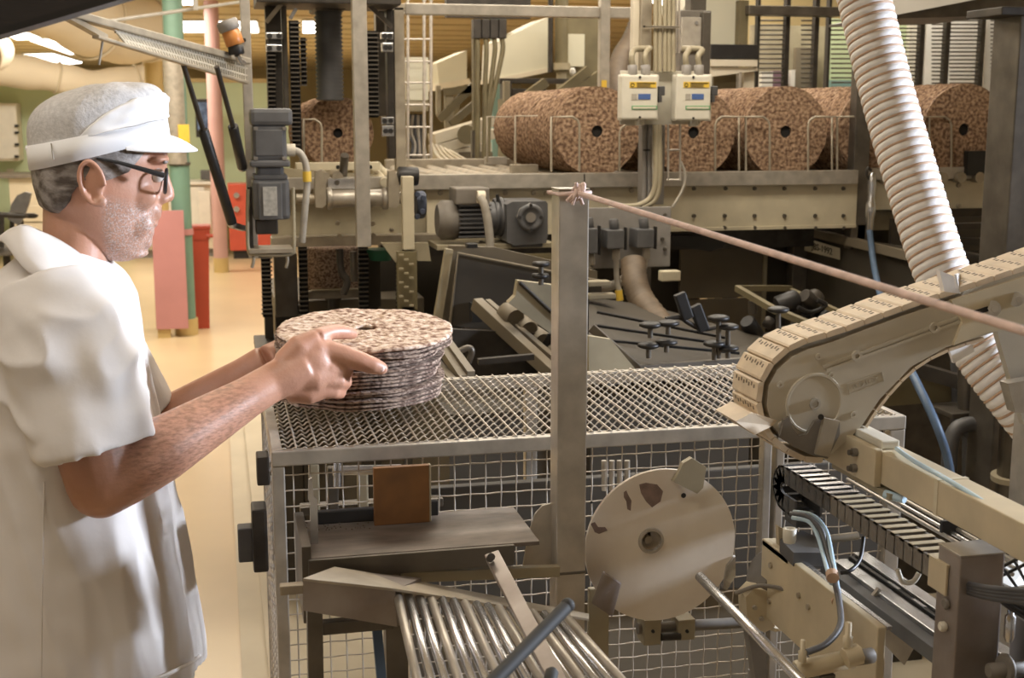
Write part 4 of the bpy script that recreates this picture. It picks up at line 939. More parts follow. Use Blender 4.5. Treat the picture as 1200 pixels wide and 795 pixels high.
def text_obj(name, s, size, mat, parent, o, xdir, zdir, ext=.0006):
    cu = bpy.data.curves.new(name, 'FONT'); cu.body = s; cu.size = size; cu.extrude = ext; cu.align_x = 'CENTER'; cu.align_y = 'CENTER'
    tmp = bpy.data.objects.new(name, cu); COL.objects.link(tmp); bpy.context.view_layer.update()
    me = bpy.data.meshes.new_from_object(tmp.evaluated_get(bpy.context.evaluated_depsgraph_get()))
    bpy.data.objects.remove(tmp)
    x = Vector(xdir).normalized(); z = Vector(zdir).normalized(); y = x.cross(z)
    m = M().add([Vector(o)+x*v.co.x+z*v.co.y-y*v.co.z for v in me.vertices], [tuple(p.vertices) for p in me.polygons])
    bpy.data.meshes.remove(me)
    return obj(name, m, mat, parent)
cc = (np0+np1+np2+np3)/4+npn*1.1
text_obj('year_text', 'JBS-1992', .036, 'iron_dark', pl, cc, np1-np0, np0-np3)
obj('base', M().box((P(930, 395, 4.6).x+.15, 4.72, 0), (P(930, 395, 4.6).x+.7, 5.2, 1.0)), 'dark_panel', t)
# clamp frame with black valves
t = thing('valve_frame', 'angle iron frame carrying black valves above the chain conveyor', 'machine', (P(920, 400, 3.6).x, 3.6, 0))
for a, b in (((864, 338, 3.7), (926, 338, 3.9)), ((864, 338, 3.7), (905, 362, 3.4)), ((905, 362, 3.4), (960, 385, 3.2)), ((924, 340, 3.9), (1008, 378, 3.5)), ((940, 362, 3.7), (1010, 392, 3.4))):
    obj('angle_bar', M().bar(P(*a), P(*b), .018, .018), 'hood_brown', t)
obj('hanger', M().cyl(P(882, 353, 3.6), P(882, 368, 3.6), .014, 10), 'steel_dark', t)
rnd = random.Random(3)
for k in range(13):
    x, y = 885+rnd.random()*85, 358+rnd.random()*42
    a = P(x, y, 3.55); b = a+Vector((rnd.uniform(-.09, .09), rnd.uniform(-.05, .05), rnd.uniform(-.05, .05)))
    obj('valve', M().cyl(a, b, rnd.uniform(.018, .034), 12, bev=.005), 'black' if k % 3 else 'iron_dark', t)
obj('hose_loop', M().tube(SP([(905, 396), (912, 405), (930, 402), (935, 390), (925, 382)], 3.4), .008, 8), 'black', t)
obj('hose_loop', M().tube(SP([(935, 360), (950, 366), (968, 358), (958, 352)], 3.5), .007, 8), 'black', t)
obj('lower_body', PP([(880, 400), (1000, 404), (1000, 440), (880, 440)], 3.7, .2), 'iron_dark', t)
obj('stand', M().box((P(900, 400, 3.7).x, 3.72, 0), (P(990, 400, 3.7).x, 3.9, P(930, 438, 3.7).z)), 'iron_dark', t)
obj('pale_scrap', M().ell(P(884, 400, 3.5), (.05, .04, .012), 12), 'cream_dark', t)
# blue air hose with brass coupling
t = thing('air_hose', 'blue air hose hanging from a steel coupling beside the upright', 'hose', P(1020, 215, 4.15))
obj('coupling', M().lathe([(.008, 0), (.014, .01), (.014, .05), (.018, .06), (.018, .1), (.012, .11), (.014, .16), (.014, .2), (.008, .21)], P(1019, 272, 4.15), (0, 0, 1), 12), 'steel_bright', t)
obj('hook', M().tube(SP([(1020, 212), (1016, 205), (1017, 197), (1021, 200)], 4.15), .005, 8), 'iron_dark', t)
obj('hose', M().tube(SP([(1019, 270, 4.15), (1024, 310, 4.0), (1034, 355, 3.6), (1050, 400, 3.1), (1075, 450, 2.9), (1098, 500, 2.8), (1112, 545, 2.8), (1118, 600, 2.8)]), .011, 10), 'blue_hose', t)
# dark pump group to the right
t0 = thing('louvred_bulkhead', 'dark louvred sheet under the last crispbread roll', 'panel', (P(1130, 400, 3.95).x, 3.95, 0))
t1 = thing('steel_tank', 'dark round steel tank with a cream band beside the pumps', 'tank', P(1190, 610, 2.87))
t = thing('pump_group', 'dark group of pipes and pumps behind the chain conveyor', 'machine', (P(1130, 500, 3.2).x, 3.3, 0))
for y in (262, 280, 296, 312): obj('louvre', PB(1108, y, 1176, y+7, 4.0, .05, .003), 'iron_dark', t0)
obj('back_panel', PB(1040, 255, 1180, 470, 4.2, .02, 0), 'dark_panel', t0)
obj('pipe_run', M().cyl(P(1120, 300, 3.6), P(1170, 310, 3.6), .02, 12), 'black', t0)
obj('pipe', M().cyl(P(1133, 405, 3.2), P(1133, 490, 3.2), .026, 14), 'steel_dark', t)
obj('pipe', M().cyl(P(1122, 420, 3.3), P(1122, 500, 3.3), .02, 14), 'motor_grey', t)
obj('elbow', M().tube(SP([(1112, 580, 3.1), (1113, 530, 3.1), (1119, 506, 3.1), (1132, 498, 3.1), (1144, 498, 3.1)]), .022, 12), 'motor_grey', t)
obj('pump_body', PB(1140, 486, 1172, 520, 3.2, .12, .01), 'motor_grey', t)
obj('flange', PB(1116, 484, 1168, 490, 3.15, .14, .003), 'steel_dark', t)
obj('pipe', M().cyl(P(1134, 510, 3.24), P(1134, 590, 3.24), .016, 12), 'motor_grey', t)
obj('tank', M().lathe([(.04, 0), (.055, .01), (.055, .3), (.06, .3), (.06, .33), (.04, .34)], P(1190, 610, 2.87), (0, 0, 1), 20), 'steel_dark', t1)
obj('pedestal', M().cyl((P(1190, 610, 2.87).x, 2.87, 0), P(1190, 610, 2.87), .04, 16), 'steel_dark', t1)
obj('tank_band', M().cyl(P(1190, 562, 2.87), P(1190, 556, 2.87), .062, 20), 'cream_dark', t1)
obj('slant_plate', PP([(1040, 430), (1118, 450), (1122, 470), (1020, 478)], 3.3, .03), 'hood_brown', t)
obj('slant_bar', M().bar(P(1030, 420, 3.4), P(1140, 452, 3.2), .03, .04), 'iron_dark', t)
obj('stand', M().box((P(1120, 500, 3.2).x-.1, 3.4, 0), (P(1120, 500, 3.2).x+.06, 3.8, P(1130, 600, 3.4).z)), 'iron_dark', t)
obj('dark_back', PB(1000, 400, 1200, 620, 3.9, .03, 0), 'iron_dark', t0)
obj('foot', M().box((P(1000, 600, 3.9).x, 3.9, 0), (P(1200, 600, 3.9).x, 3.93, P(1100, 618, 3.9).z)), 'iron_dark', t0)

# ================================================================== guard cage with grating top
YC = 1.78
zc = P(325, 530, YC).z
xl, xr = P(318, 533, YC).x, P(1062, 497, YC).x
yb = P(600, 439, Z=zc).y
cg = thing('guard_cage', 'steel wire mesh guard cage with a crimped grating top', 'guard cage', ((xl+xr)/2, (YC+yb)/2, 0))
fh = .022
def fr(nm, a, b, mat='steel'): return obj(nm, M().box(a, b, .002), mat, cg)
fr('top_frame', (xl, YC, zc-fh), (xr, YC+.018, zc)); fr('top_frame', (xl, yb-.018, zc-fh), (xr, yb, zc))
fr('top_frame', (xl, YC+.018, zc-fh), (xl+.016, yb-.018, zc)); fr('top_frame', (xr-.016, YC+.018, zc-fh), (xr, yb-.018, zc))
pw = .018
for x in (xl, P(894, 570, YC).x, P(909, 570, YC).x, xr-.026):
    w_ = .026 if x > xr-.1 else (.014 if x > .4 else pw)
    fr('post', (x, YC+.001, 0), (x+w_, YC+.02, zc-fh))
for x in (xl, P(613, 560, yb).x, xr-.02): fr('post', (x, yb-.02, 0), (x+.022, yb, zc-fh))
fr('bottom_rail', (xl, YC, .10), (xr, YC+.018, .12)); fr('bottom_rail', (xl, YC+.018, .10), (xl+.016, yb, .12)); fr('bottom_rail', (xl, yb-.018, .10), (xr, yb, .12))
obj('mid_tie', M().bar((P(613, 560, yb).x, yb-.01, P(613, 555, yb).z), (P(690, 640, yb).x, yb-.01, P(690, 640, yb).z), .008, .005), 'steel', cg)
# grating
m = M(); n = int((xr-xl)/.0292)
for k in range(1, n+1):
    x = xl+.006+k*.0292
    if x < xr-.01: m.tube([(x, YC+.004, zc+.0022), (x, yb-.004, zc+.0022)], .0013, 6)
stuff(obj('grating_rods', m, 'wire', cg))
m = M(); nd = 18
for k in range(nd):
    y = YC+.012+(yb-YC-.024)*k/(nd-1); pts = []; s_ = 7
    N_ = int((xr-xl-.02)/.0146*s_)
    for i in range(N_+1):
        x = xl+.01+(xr-xl-.02)*i/N_; pts.append((x, y, zc-.001+.0026*math.sin(2*PI*(x-xl)/.0146)))
    m.tube(pts, .0013, 4, caps=False)
stuff(obj('crimped_wires', m, 'wire', cg))
# front and side mesh
def mesh_panel(a, b, zlo, zhi, axis, fixed, name):
    sp = .0234; m = M(); k = 0; u = a+.012
    def pt(u_, z_, d): return (u_, fixed+d, z_) if axis == 'x' else (fixed+d, u_, z_)
    while u < b:
        pts = []; N_ = int((zhi-zlo)/sp*4)
        for i in range(N_+1):
            z = zlo+(zhi-zlo)*i/N_; pts.append(pt(u, z, .0013*math.sin(PI*(zhi-z)/sp+PI*k)))
        m.tube(pts, .0011, 4, caps=False); u += sp; k += 1
    z = zhi-.016; k = 0
    while z > zlo:
        pts = []; N_ = int((b-a)/sp*4)
        for i in range(N_+1):
            q = a+(b-a)*i/N_; pts.append(pt(q, z, -.0013*math.sin(PI*(q-a)/sp+PI*k)))
        m.tube(pts, .0011, 4, caps=False); z -= sp; k += 1
    return stuff(obj(name, m, 'wire', cg))
mesh_panel(xl+pw, P(894, 570, YC).x, .12, zc-fh, 'x', YC+.012, 'front_mesh')
mesh_panel(P(917, 570, YC).x, xr-.026, .12, zc-fh, 'x', YC+.012, 'front_mesh')
mesh_panel(YC+.02, yb-.02, .12, zc-fh, 'y', xl+.004, 'side_mesh')
sw = obj('safety_switch', PB(279, 620, 297, 660, YC+.12, .03, .003), 'motor_grey', cg)
obj('switch_arm', PB(296, 598, 314, 672, YC+.10, .05, .004), 'iron_dark', cg)
obj('hinge', PB(301, 536, 316, 570, YC+.12, .04, .003), 'iron_dark', cg)
# machine body behind the mesh
t = thing('machine_base', 'brown grey machine base standing inside the wire cage', 'machine', (P(700, 700, 2.05).x, 2.05, 0))
x0, x1 = P(470, 600, 2.06).x, P(1050, 600, 2.06).x
zl = P(700, 705, 2.06).z
obj('side_sheet', M().box((x0, 2.06, zl), (x1, 2.08, P(700, 560, 2.06).z), .003), 'dark_panel', t)
obj('skirt', M().box((x0+.08, 2.09, .55), (x1, 2.1, zl-.005), .003), 'tan_panel', t)
for x in (x0+.02, x1-.08): obj('leg', M().box((x, 2.08, 0), (x+.05, 2.11, .9)), 'steel_dark', t)
for k, x in enumerate((363, 385, 420, 450)): obj('bracket', PB(x, 545+k*4, x+12, 620, 2.02, .02, .003), 'steel_dark' if k % 2 else 'cream_dark', t)
obj('upper_tie', PB(352, 590, 520, 600, 2.03, .03, .003), 'steel_dark', t)
obj('shaft', M().cyl(P(390, 552, 1.98), P(470, 550, 1.98), .008, 12), 'steel', t)
obj('bolt_pin', M().cyl(P(395, 538, 1.95), P(395, 570, 1.95), .006, 10), 'steel_bright', t)
for k in range(4): obj('pipe', M().cyl(P(708+k*9, 540, 2.0), P(708+k*9, 575, 2.0), .005, 8), 'steel', t)

# ================================================================== steel post and rope
YP = 1.66
t = thing('rope_post', 'square brushed steel post with the pink rope knotted to its top', 'post', (P(670, 700, YP).x, YP, 0))
a, b, c, d = rect(653.5, 223, 688, 760, YP)
obj('shaft', M().box((a, YP, 0), (b, YP+.04, d), .002), 'steel', t)
obj('weld_seam', M().box((a-.001, YP-.001, P(670, 672, YP).z-.002), (b+.001, YP+.041, P(670, 672, YP).z+.002), .001), 'steel_dark', t)
obj('end_cap', M().box((a-.0005, YP-.0005, d), (b+.0005, YP+.0405, d+.002), .0006), 'steel', t)
k0 = P(676, 226, YP-.008)
rp = thing('pull_rope', 'pink cord knotted to the steel post and stretched past the chain conveyor', 'rope', k0)
pend = P(1235, 399, .80)
pfar = k0.lerp(pend, 1.55)
obj('cord', M().tube([k0.lerp(pfar, i/24) for i in range(25)], .0036, 10), 'rope_pink', rp)
ra = thing('anchor_post', 'steel post holding the other end of the pink cord', 'post', (pfar.x+.02, pfar.y, 0))
obj('shaft', M().box((pfar.x, pfar.y-.02, 0), (pfar.x+.04, pfar.y+.02, pfar.z+.03), .002), 'steel', ra); obj('base_plate', M().box((pfar.x-.06, pfar.y-.08, 0), (pfar.x+.1, pfar.y+.08, .008), .001), 'steel', ra)
obj('ring', M().tube([(pfar.x+.02+.024*math.cos(a*PI/8)*1.15, pfar.y+.028*math.sin(a*PI/8), pfar.z) for a in range(16)], .0034, 8, closed=True), 'rope_pink', rp)
kn_ = M()
for i in range(3):
    q = k0+Vector((-.004+.005*i, 0, .002*(i-1)))
    kn_.tube([q+Vector((math.sin(a*PI/8)*.003, math.cos(a*PI/8)*.008, math.sin(a*PI/8)*.009)) for a in range(16)], .0032, 8, closed=True)
obj('knot', kn_, 'rope_pink', rp)
for e in ((664, 236), (671, 240), (683, 240), (675, 214)): obj('cord_end', M().tube(SP([(676, 226), ((676+e[0])/2, (226+e[1])/2-1), e], YP-.014, 3), .0024, 8), 'rope_pink', rp)
obj('loop', M().tube([Vector((a+(b-a)*u, YP+(-.004 if v else .044), d-.005+.002*u)) for u, v in ((0, 1), (.5, 1), (1, 1), (1.08, 0), (.5, 0), (-.08, 0))], .0028, 8, closed=True), 'rope_pink', rp)

# ================================================================== tray, plate and disc in front of the mesh
t = thing('infeed_tray', 'brown scuffed steel tray with a front lip before the wire mesh', 'tray', (P(480, 660, 1.62).x, 1.65, P(480, 675, 1.6).z))
zt_ = P(372, 613, 1.745).z
xt0, xt1 = P(362, 640, 1.64).x, P(620, 625, 1.66).x
obj('tray_floor', M().box((xt0, 1.60, zt_-.006), (xt1, 1.755, zt_), .001), 'tray', t)
zf = P(480, 670, 1.6).z
obj('front_lip', M().box((xt0-.004, 1.594, zf), (P(602, 650, 1.6).x, 1.60, zt_-.001), .001), 'steel_dark', t)
obj('left_cheek', M().box((xt0-.012, 1.60, zf-.06), (xt0, 1.75, zt_+.016), .001), 'steel_dark', t)
obj('stop_bar', PB(372, 596, 506, 611, 1.735, .012, .002), 'black', t)
obj('stop_knob', PB(502, 588, 514, 605, 1.722, .012, .002), 'black', t)
obj('bright_blade', PP([(361.5, 562), (366, 560), (367.5, 582), (372, 586), (373, 650), (364, 651), (364, 590), (361, 586)], 1.655, .003), 'steel_bright', t)
obj('support', M().box((xt0+.1, 1.64, 0), (xt0+.13, 1.67, zt_-.006)), 'steel_dark', t)
sc_ = M(); rnd = random.Random(5)
for k in range(60):
    x = xt0+rnd.random()*.09; y = 1.70+rnd.random()*.05; sc_.ell((x, y, zt_+.001), (.0012, .0012, .0008), 6)
stuff(obj('crumbs', sc_, 'hose_brown', t))
bp_ = thing('stop_plate', 'square brown composite plate standing at the back of the tray', 'plate', (P(471, 612, 1.715).x, 1.715, zt_))
ap, bq, cz_, dz_ = rect(438, 547, 504, 612, 1.712)
obj('plate', M().box((ap, 1.712, zt_), (bq, 1.721, dz_), .0015), 'brown_plate', bp_)
obj('edge_rim', M().box((bq-.001, 1.711, zt_+.001), (bq+.0015, 1.722, dz_), .0005), 'cream_dark', bp_)
# wing panel left of the post
tag(obj('wing_panel', PP([(612, 668), (620, 625), (627, 603), (636, 593), (656, 588), (656, 668)], 1.69, .004), 'steel'), 'rounded sheet wing beside the square post', 'panel')
# steel disc
dk = thing('steel_disc', 'round stained steel disc with three tabs before the wire mesh', 'disc', P(775, 726, 1.715))
cd = P(774, 639, 1.715); Rd = 87*SC(774, 639, 1.715)
hc = P(762, 633, 1.715); hr = 14.5*SC(762, 633, 1.715)
m = M(); n = 96; vs = []
for y in (1.712, 1.718):
    for rr, cc_ in ((Rd, cd), (hr, hc)):
        for j in range(n): vs.append((cc_.x+rr*math.cos(2*PI*j/n), y, cc_.z+rr*math.sin(2*PI*j/n)))
fs = []
for j in range(n):
    k = (j+1) % n; fs += [(j, k, n+k, n+j), (2*n+k, 2*n+j, 3*n+j, 3*n+k), (k, j, 2*n+j, 2*n+k), (n+j, n+k, 3*n+k, 3*n+j)]
m.add(vs, fs); obj('disc_plate', m, 'disc_steel', dk, weld=True)
obj('hub_ring', M().lathe([(hr*.72, 0), (hr*.80, .004), (hr*.98, .004), (hr*1.03, 0)], (hc.x, 1.712, hc.z), (0, -1, 0), 32, caps=False), 'steel', dk, smooth=False)
obj('hub_bore', M().lathe([(hr*.98, 0), (hr*.7, .018), (hr*.4, .022), (0.0, .022)], (hc.x, 1.712, hc.z), (0, 1, 0), 32, caps=False), 'disc_steel', dk)
obj('hub_plug', M().cyl((hc.x, 1.735, hc.z-.003), (hc.x, 1.722, hc.z-.003), hr*.32, 16), 'steel_dusty', dk)
obj('axle', M().cyl((hc.x, 1.734, hc.z), (hc.x, 1.785, hc.z), .012, 16), 'steel_dark', dk)
obj('top_tab', PP([(789, 565), (795, 556), (801, 543), (811, 537), (828, 548), (824, 572), (817, 579)], 1.700, .01), 'cream_dark', dk)
obj('side_tab', PP([(852, 663), (862, 652), (862, 676), (852, 692), (847, 690)], 1.708, .012), 'steel_bright', dk)
obj('lower_tab', M().prism([P(706, 671, 1.66), P(727, 685, 1.70), P(717, 723, 1.70), P(693, 707, 1.66)], (.003, .004, 0)), 'plate_scuffed', dk)
for x, y, r in ((801, 581, 3.6), (693, 589, 2)): c = P(x, y, 1.712); obj('screw_hole', M().cyl(c, c-Vector((0, .0004, 0)), r*.0011, 10), 'black', dk)
for pts in ([(749, 568), (757, 566), (770, 568), (777, 576), (774, 588), (764, 595), (757, 588), (751, 578)], [(731, 577), (734, 575), (736, 580), (740, 587), (739, 599), (735, 597), (734, 588), (731, 583)], [(692, 614), (697, 612), (701, 618), (709, 618), (712, 622), (702, 626), (697, 624)]):
    obj('rust_stain', M().prism([P(x, y, 1.712) for x, y in pts], (0, -.0003, 0)), 'rust_stain', dk)
t = thing('clamp_shaft', 'brown shaft with two clamp blocks under the steel disc', 'shaft', P(830, 750, 1.73))
obj('shaft', M().cyl(P(747, 737, 1.735), P(905, 728, 1.735), .0085, 16), 'motor_dusty', t)
for x in (765, 805): 
    b = obj('clamp_block', PB(x-10, 727, x+10, 757 if x < 780 else 751, 1.718, .035, .002), 'cream_dark', t); bolts(b, [(x, 740)], 1.718, .003, 'black', .003)
obj('grip', M().cyl(P(775, 747, 1.72), P(797, 746, 1.72), .006, 12), 'iron_dark', t)
t = thing('cream_stand', 'cream bolted stand foot behind the square post', 'stand', (P(705, 770, 1.73).x, 1.73, 0))
obj('stand_plate', PB(690, 690, 714, 778, 1.735, .01, .002), 'cream_dark', t); obj('pillar', M().box((P(696, 700, 1.735).x, 1.738, 0), (P(708, 700, 1.735).x, 1.75, P(700, 778, 1.735).z)), 'cream_dark', t)
t = thing('shaft_gearbox', 'tan round gearbox flange at the end of the clamp shaft', 'gearbox', (P(905, 740, 1.69).x, 1.69, P(905, 745, 1.69).z))
obj('drum', M().cyl(P(888, 672, 1.70), P(925, 684, 1.70), .038, 24, bev=.006), 'motor_dusty', t)
obj('flange', PP([(874, 700), (884, 690), (906, 694), (908, 735), (896, 742), (876, 732)], 1.665, .03), 'arm_tan', t)
obj('flange', M().cyl(P(905, 712, 1.70), P(912, 712, 1.69), .036, 24, bev=.004), 'arm_tan', t)
bolts(t, [(884, 712), (892, 725)], 1.665, .004, 'steel', .004)
obj('leg_plate', PP([(876, 736), (896, 742), (900, 800), (886, 800)], 1.67, .02), 'motor_dusty', t)
obj('stand', M().box((P(890, 790, 1.68).x-.01, 1.675, 0), (P(890, 790, 1.68).x+.01, 1.70, P(890, 790, 1.68).z)), 'motor_dusty', t)
obj('thin_cable', M().tube(SP([(862, 696, 1.68), (888, 687, 1.66), (915, 690, 1.62), (940, 700, 1.58), (960, 695, 1.56), (972, 680, 1.55)]), .0032, 8), 'motor_dusty', t)

# ================================================================== bar rack in the foreground
t = thing('bar_rack', 'rack of parallel round steel bars under a dusty header', 'rack', (P(460, 720, 1.5).x, 1.5, 0))
off = P(392, 667, 1.58)-P(355, 681, 1.50)
obj('header', M().prism([P(355, 681, 1.50), P(463, 692, 1.50), P(465, 735, 1.50), P(355, 716, 1.50)], off), 'plate_scuffed', t)
hp = [P(392, 667, 1.58), P(470, 680, 1.58), P(690, 722, 1.58), P(690, 728, 1.55), P(460, 692.5, 1.498), P(355, 681, 1.498)]
obj('header_top', M().prism(hp, (0, 0, .003)), 'steel_dusty', t)
bar_x = []
for k in range(16):
    a = P(465+13.2*k, 694+1.9*k, 1.515); e = P(498+17.6*k, 835, 1.30)
    obj('round_bar', M().cyl(a, e, .0056, 14, bev=.002), 'steel_bright' if k % 3 else 'steel', t)
obj('foot_beam', M().bar(P(490, 838, 1.30)-Vector((0, 0, .012)), P(780, 838, 1.30)-Vector((0, 0, .012)), .02, .02), 'steel_dark', t)
obj('leg', PP([(360, 716), (378, 720), (380, 830), (362, 830)], 1.51, .02), 'steel_dark', t)
obj('blue_strut', M().bar(P(441, 730, 1.55), P(450, 830, 1.5), .012, .008), 'blue_hose', t)
obj('cross_tie', PB(378, 727, 462, 742, 1.54, .015, .002), 'steel_dark', t)
for x in (P(369, 800, 1.52).x,): obj('leg_foot', M().box((x-.012, 1.512, 0), (x+.012, 1.53, P(369, 828, 1.52).z)), 'steel_dark', t)
obj('leg_foot', M().box((P(610, 800, 1.56).x-.012, 1.55, 0), (P(610, 800, 1.56).x+.012, 1.57, P(610, 714, 1.56).z)), 'steel_dark', t)
obj('flat_bar', M().bar(P(577, 652, 1.53), P(660, 812, 1.24), .019, .012, up=(0, 1, 0), bev=.001), 'plate_scuffed', t)
c = P(574, 655, 1.51); obj('bolt', M().cyl(c, c+Vector((0, -.01, .006)), .005, 8), 'iron_dark', t)
obj('side_bracket', PB(328, 687, 356, 698, 1.56, .015, .002), 'steel_dusty', t)
tag(obj('cream_rail', M().bar(P(470, 676, 1.63), P(655, 669, 1.63), .012, .015, bev=.001), 'cream_dark'), 'cream flat rail running from the tray to the square post', 'rail')
tag(obj('steel_rod', M().cyl(P(819, 675, 1.50), P(965, 825, 1.20), .0065, 16, bev=.002), 'steel_bright'), 'long polished steel rod slanting up before the steel disc', 'rod')
t = thing('dark_rod', 'dark round rod with a rounded tip poking up before the bar rack', 'rod', P(560, 820, 1.02))
obj('rod', M().cyl(P(664, 711, 1.12), P(540, 838, 1.0), .0068, 16), 'rubber', t)
obj('tip', M().ell(P(665, 710, 1.12), (.0073, .0073, .0073), 14), 'rubber', t)
tag(obj('rod_stub', M().cyl(P(648, 784, 1.12), P(640, 815, 1.1), .0065, 14, bev=.003), 'rubber'), 'short dark stub beside the dark round rod', 'rod')

# ================================================================== chain conveyor arm
YA = 1.55
ar = thing('chain_conveyor', 'grey chain conveyor arm with a cream modular belt around its nose', 'conveyor', P(1190, 480, YA))
outline = [(1235, 313), (1200, 325), (1130, 347), (1062, 369), (1010, 388), (976, 401), (946, 410), (928, 419), (911, 434), (901, 453), (899, 476), (906, 500), (921, 518), (945, 531), (975, 532), (1008, 502), (1031, 468), (1068, 430), (1109, 407), (1167, 389), (1235, 370)]
body = obj('side_plate', PP(outline, YA, .012), 'arm_grey', ar)
obj('rear_plate', M().prism([P(x, y, YA)+Vector((0, .07, 0)) for x, y in outline], (0, .012, 0)), 'arm_grey', ar)
inner = [((x-1060)*.96+1060, (y-430)*.93+430) for x, y in outline]
obj('core', M().prism([P(x, y, YA)+Vector((0, .012, 0)) for x, y in inner], (0, .058, 0)), 'arm_grey', ar)
cdk = P(954, 473, YA); rdk = 33*SC(954, 473, YA)
obj('nose_disc', M().lathe([(rdk*1.02, 0), (rdk, .0022), (rdk*.93, .0022), (rdk*.91, .001), (.0, .001)], cdk, (0, -1, 0), 40), 'arm_grey', body, smooth=False)
obj('nose_hub', M().lathe([(.008, 0), (.008, .004), (.005, .004), (.005, .002), (0, .002)], cdk, (0, -1, 0), 20), 'steel', body, smooth=False)
for x, y in ((959, 418), (914, 451), (915, 498), (1000, 486), (974, 440)): obj('screw', M().lathe([(.0048, 0), (.0048, .002), (.002, .002), (.002, .0008), (0, .0008)], P(x, y, YA), (0, -1, 0), 12), 'arm_grey', body, smooth=False)
for a, b in (((964, 430), (1130, 369)), ((968, 434), (1126, 376))): obj('raised_rib', M().bar(P(*a, YA), P(*b, YA), .004, .003, up=(0, 1, 0)), 'arm_grey', body)
for x, y in ((1003, 417), (1094, 384)): obj('boss', M().lathe([(.0075, 0), (.0075, .004), (.0035, .004), (.0035, .001), (0, .001)], P(x, y, YA), (0, -1, 0), 16), 'arm_grey', body, smooth=False)
fa, fb, fc, fd = P(993, 450, YA), P(1033, 436, YA), P(1036, 447, YA), P(996, 462, YA)
emb = M()
for a, b in ((fa, fb), (fb, fc), (fc, fd), (fd, fa)): emb.bar(a, b, .0012, .0016, up=(0, 1, 0))
obj('label_frame', emb, 'arm_grey', body)
text_obj('embossed_text', 'FLEXLINK', .0092, 'arm_grey', body, (fa+fb+fc+fd)/4-Vector((0, .0004, 0)), fb-fa, fa-fd, .0008)
# belt links
def belt_path():
    top = [(1250, 298), (1200, 315), (1130, 338), (1062, 360), (1010, 379), (976, 391), (944, 400), (920, 412), (902, 430), (891, 453), (890, 479), (898, 504), (916, 524), (942, 538), (972, 540)]
    return smoothpts([P(x, y, YA) for x, y in top], 30)
bpth = belt_path(); L = [0]
for i in range(1, len(bpth)): L.append(L[-1]+(bpth[i]-bpth[i-1]).length)
def at_len(s):
    for i in range(1, len(L)):
        if L[i] >= s: return bpth[i-1].lerp(bpth[i], (s-L[i-1])/(L[i]-L[i-1]))
    return bpth[-1]
step = .0285; s_ = 0; cxy = P(1000, 450, YA)
while s_+step < L[-1]:
    a, b = at_len(s_+.0012), at_len(s_+step-.0004); d = (b-a).normalized(); nn = d.cross(Vector((0, 1, 0))); 
    if nn.dot((a+b)/2-cxy) < 0: nn = -nn
    th = .0075
    lk = obj('belt_link', M().prism([a-nn*th*.5, b-nn*th*.5, b+nn*th*.35, b+nn*th*.55-d*.003, a+nn*th*.6+d*.002, a+nn*th*.2], (0, .083, 0)), 'cream_plastic', ar)
    sl = M(); 
    for q in range(4):
        y0 = .012+q*.017; p = a.lerp(b, .22)+nn*th*.585
        sl.bar(p+Vector((0, y0, 0)), p+d*.005+Vector((0, y0, 0)), .0035, .0008, up=tuple(nn)); 
        sl.bar(p-d*.002+Vector((0, y0+.0085, 0)), p+d*.003+Vector((0, y0+.0085, 0)), .0035, .0008, up=tuple(nn))
    obj('slots', sl, 'hose_brown', lk)
    s_ += step
# return run under the arm
rt = smoothpts([P(x, y, YA) for x, y in ((1014, 500), (1036, 468), (1072, 431), (1112, 409), (1170, 391))], 12); ac = 0; last = rt[0]
for p in rt[1:]:
    if (p-last).length > .024:
        d = (p-last).normalized(); nn = Vector((-d.z, 0, d.x)); q = last.lerp(p, .94)
        obj('belt_link', M().prism([last, q, q+nn*-.004, last+nn*-.004], (0, .08, 0)), 'cream_plastic', ar); last = p
# flights
obj('belt_flight', M().prism([P(862, 494, YA-.01), P(881, 484, YA-.005), P(911, 493, YA), P(906, 499, YA), P(884, 510, YA-.01)], (0, .07, -.0)), 'cream_plastic', ar)
obj('belt_flight', M().prism([P(1101, 317, YA), P(1118, 324, YA), P(1122, 344, YA), P(1107, 342, YA)], (0, .01, 0)), 'hose_white', ar)
obj('belt_flight', M().prism([P(1118, 322, YA+.0), P(1122, 320, YA+.05), P(1126, 338, YA+.05), P(1122, 344, YA)], (.004, 0, 0)), 'hose_white', ar)
obj('lower_flight', M().prism([P(1112, 408, YA+.02), P(1137, 396, YA+.02), P(1142, 412, YA+.05), P(1118, 426, YA+.05)], (0, .006, 0)), 'hose_white', ar)
# joining plate with bolts
jp = obj('splice_plate', PP([(1115, 352), (1235, 313), (1235, 372), (1150, 392), (1118, 405), (1128, 378)], YA-.006, .006), 'arm_tan', ar)
for x, y, r in ((1165, 362, .0085), (1193, 351, .0075)):
    b = obj('hex_bolt', M().cyl(P(x, y, YA-.006), P(x, y, YA-.016), r, 6), 'steel', jp); obj('washer', M().cyl(P(x-2, y, YA-.006), P(x-2, y, YA-.009), r*1.35, 18), 'steel', b)
    obj('stud', M().cyl(P(x, y, YA-.016), P(x+1, y, YA-.022), r*.55, 12), 'steel', b)
obj('slot', M().bar(P(1142, 367, YA-.0065), P(1158, 362, YA-.0065), .007, .001, up=(0, 1, 0)), 'black', jp)
sup = obj('support_plate', PP([(1168, 388), (1235, 372), (1235, 500), (1200, 498), (1192, 470)], YA+.03, .012), 'arm_grey', ar)
obj('support_bracket', PP([(1181, 450), (1235, 440), (1235, 486), (1190, 484)], YA+.0, .02), 'steel_dusty', ar)
obj('pedestal', M().box((P(1235, 480, YA).x, YA+.03, 0), (P(1235, 480, YA).x+.06, YA+.09, P(1230, 380, YA).z)), 'steel', ar)
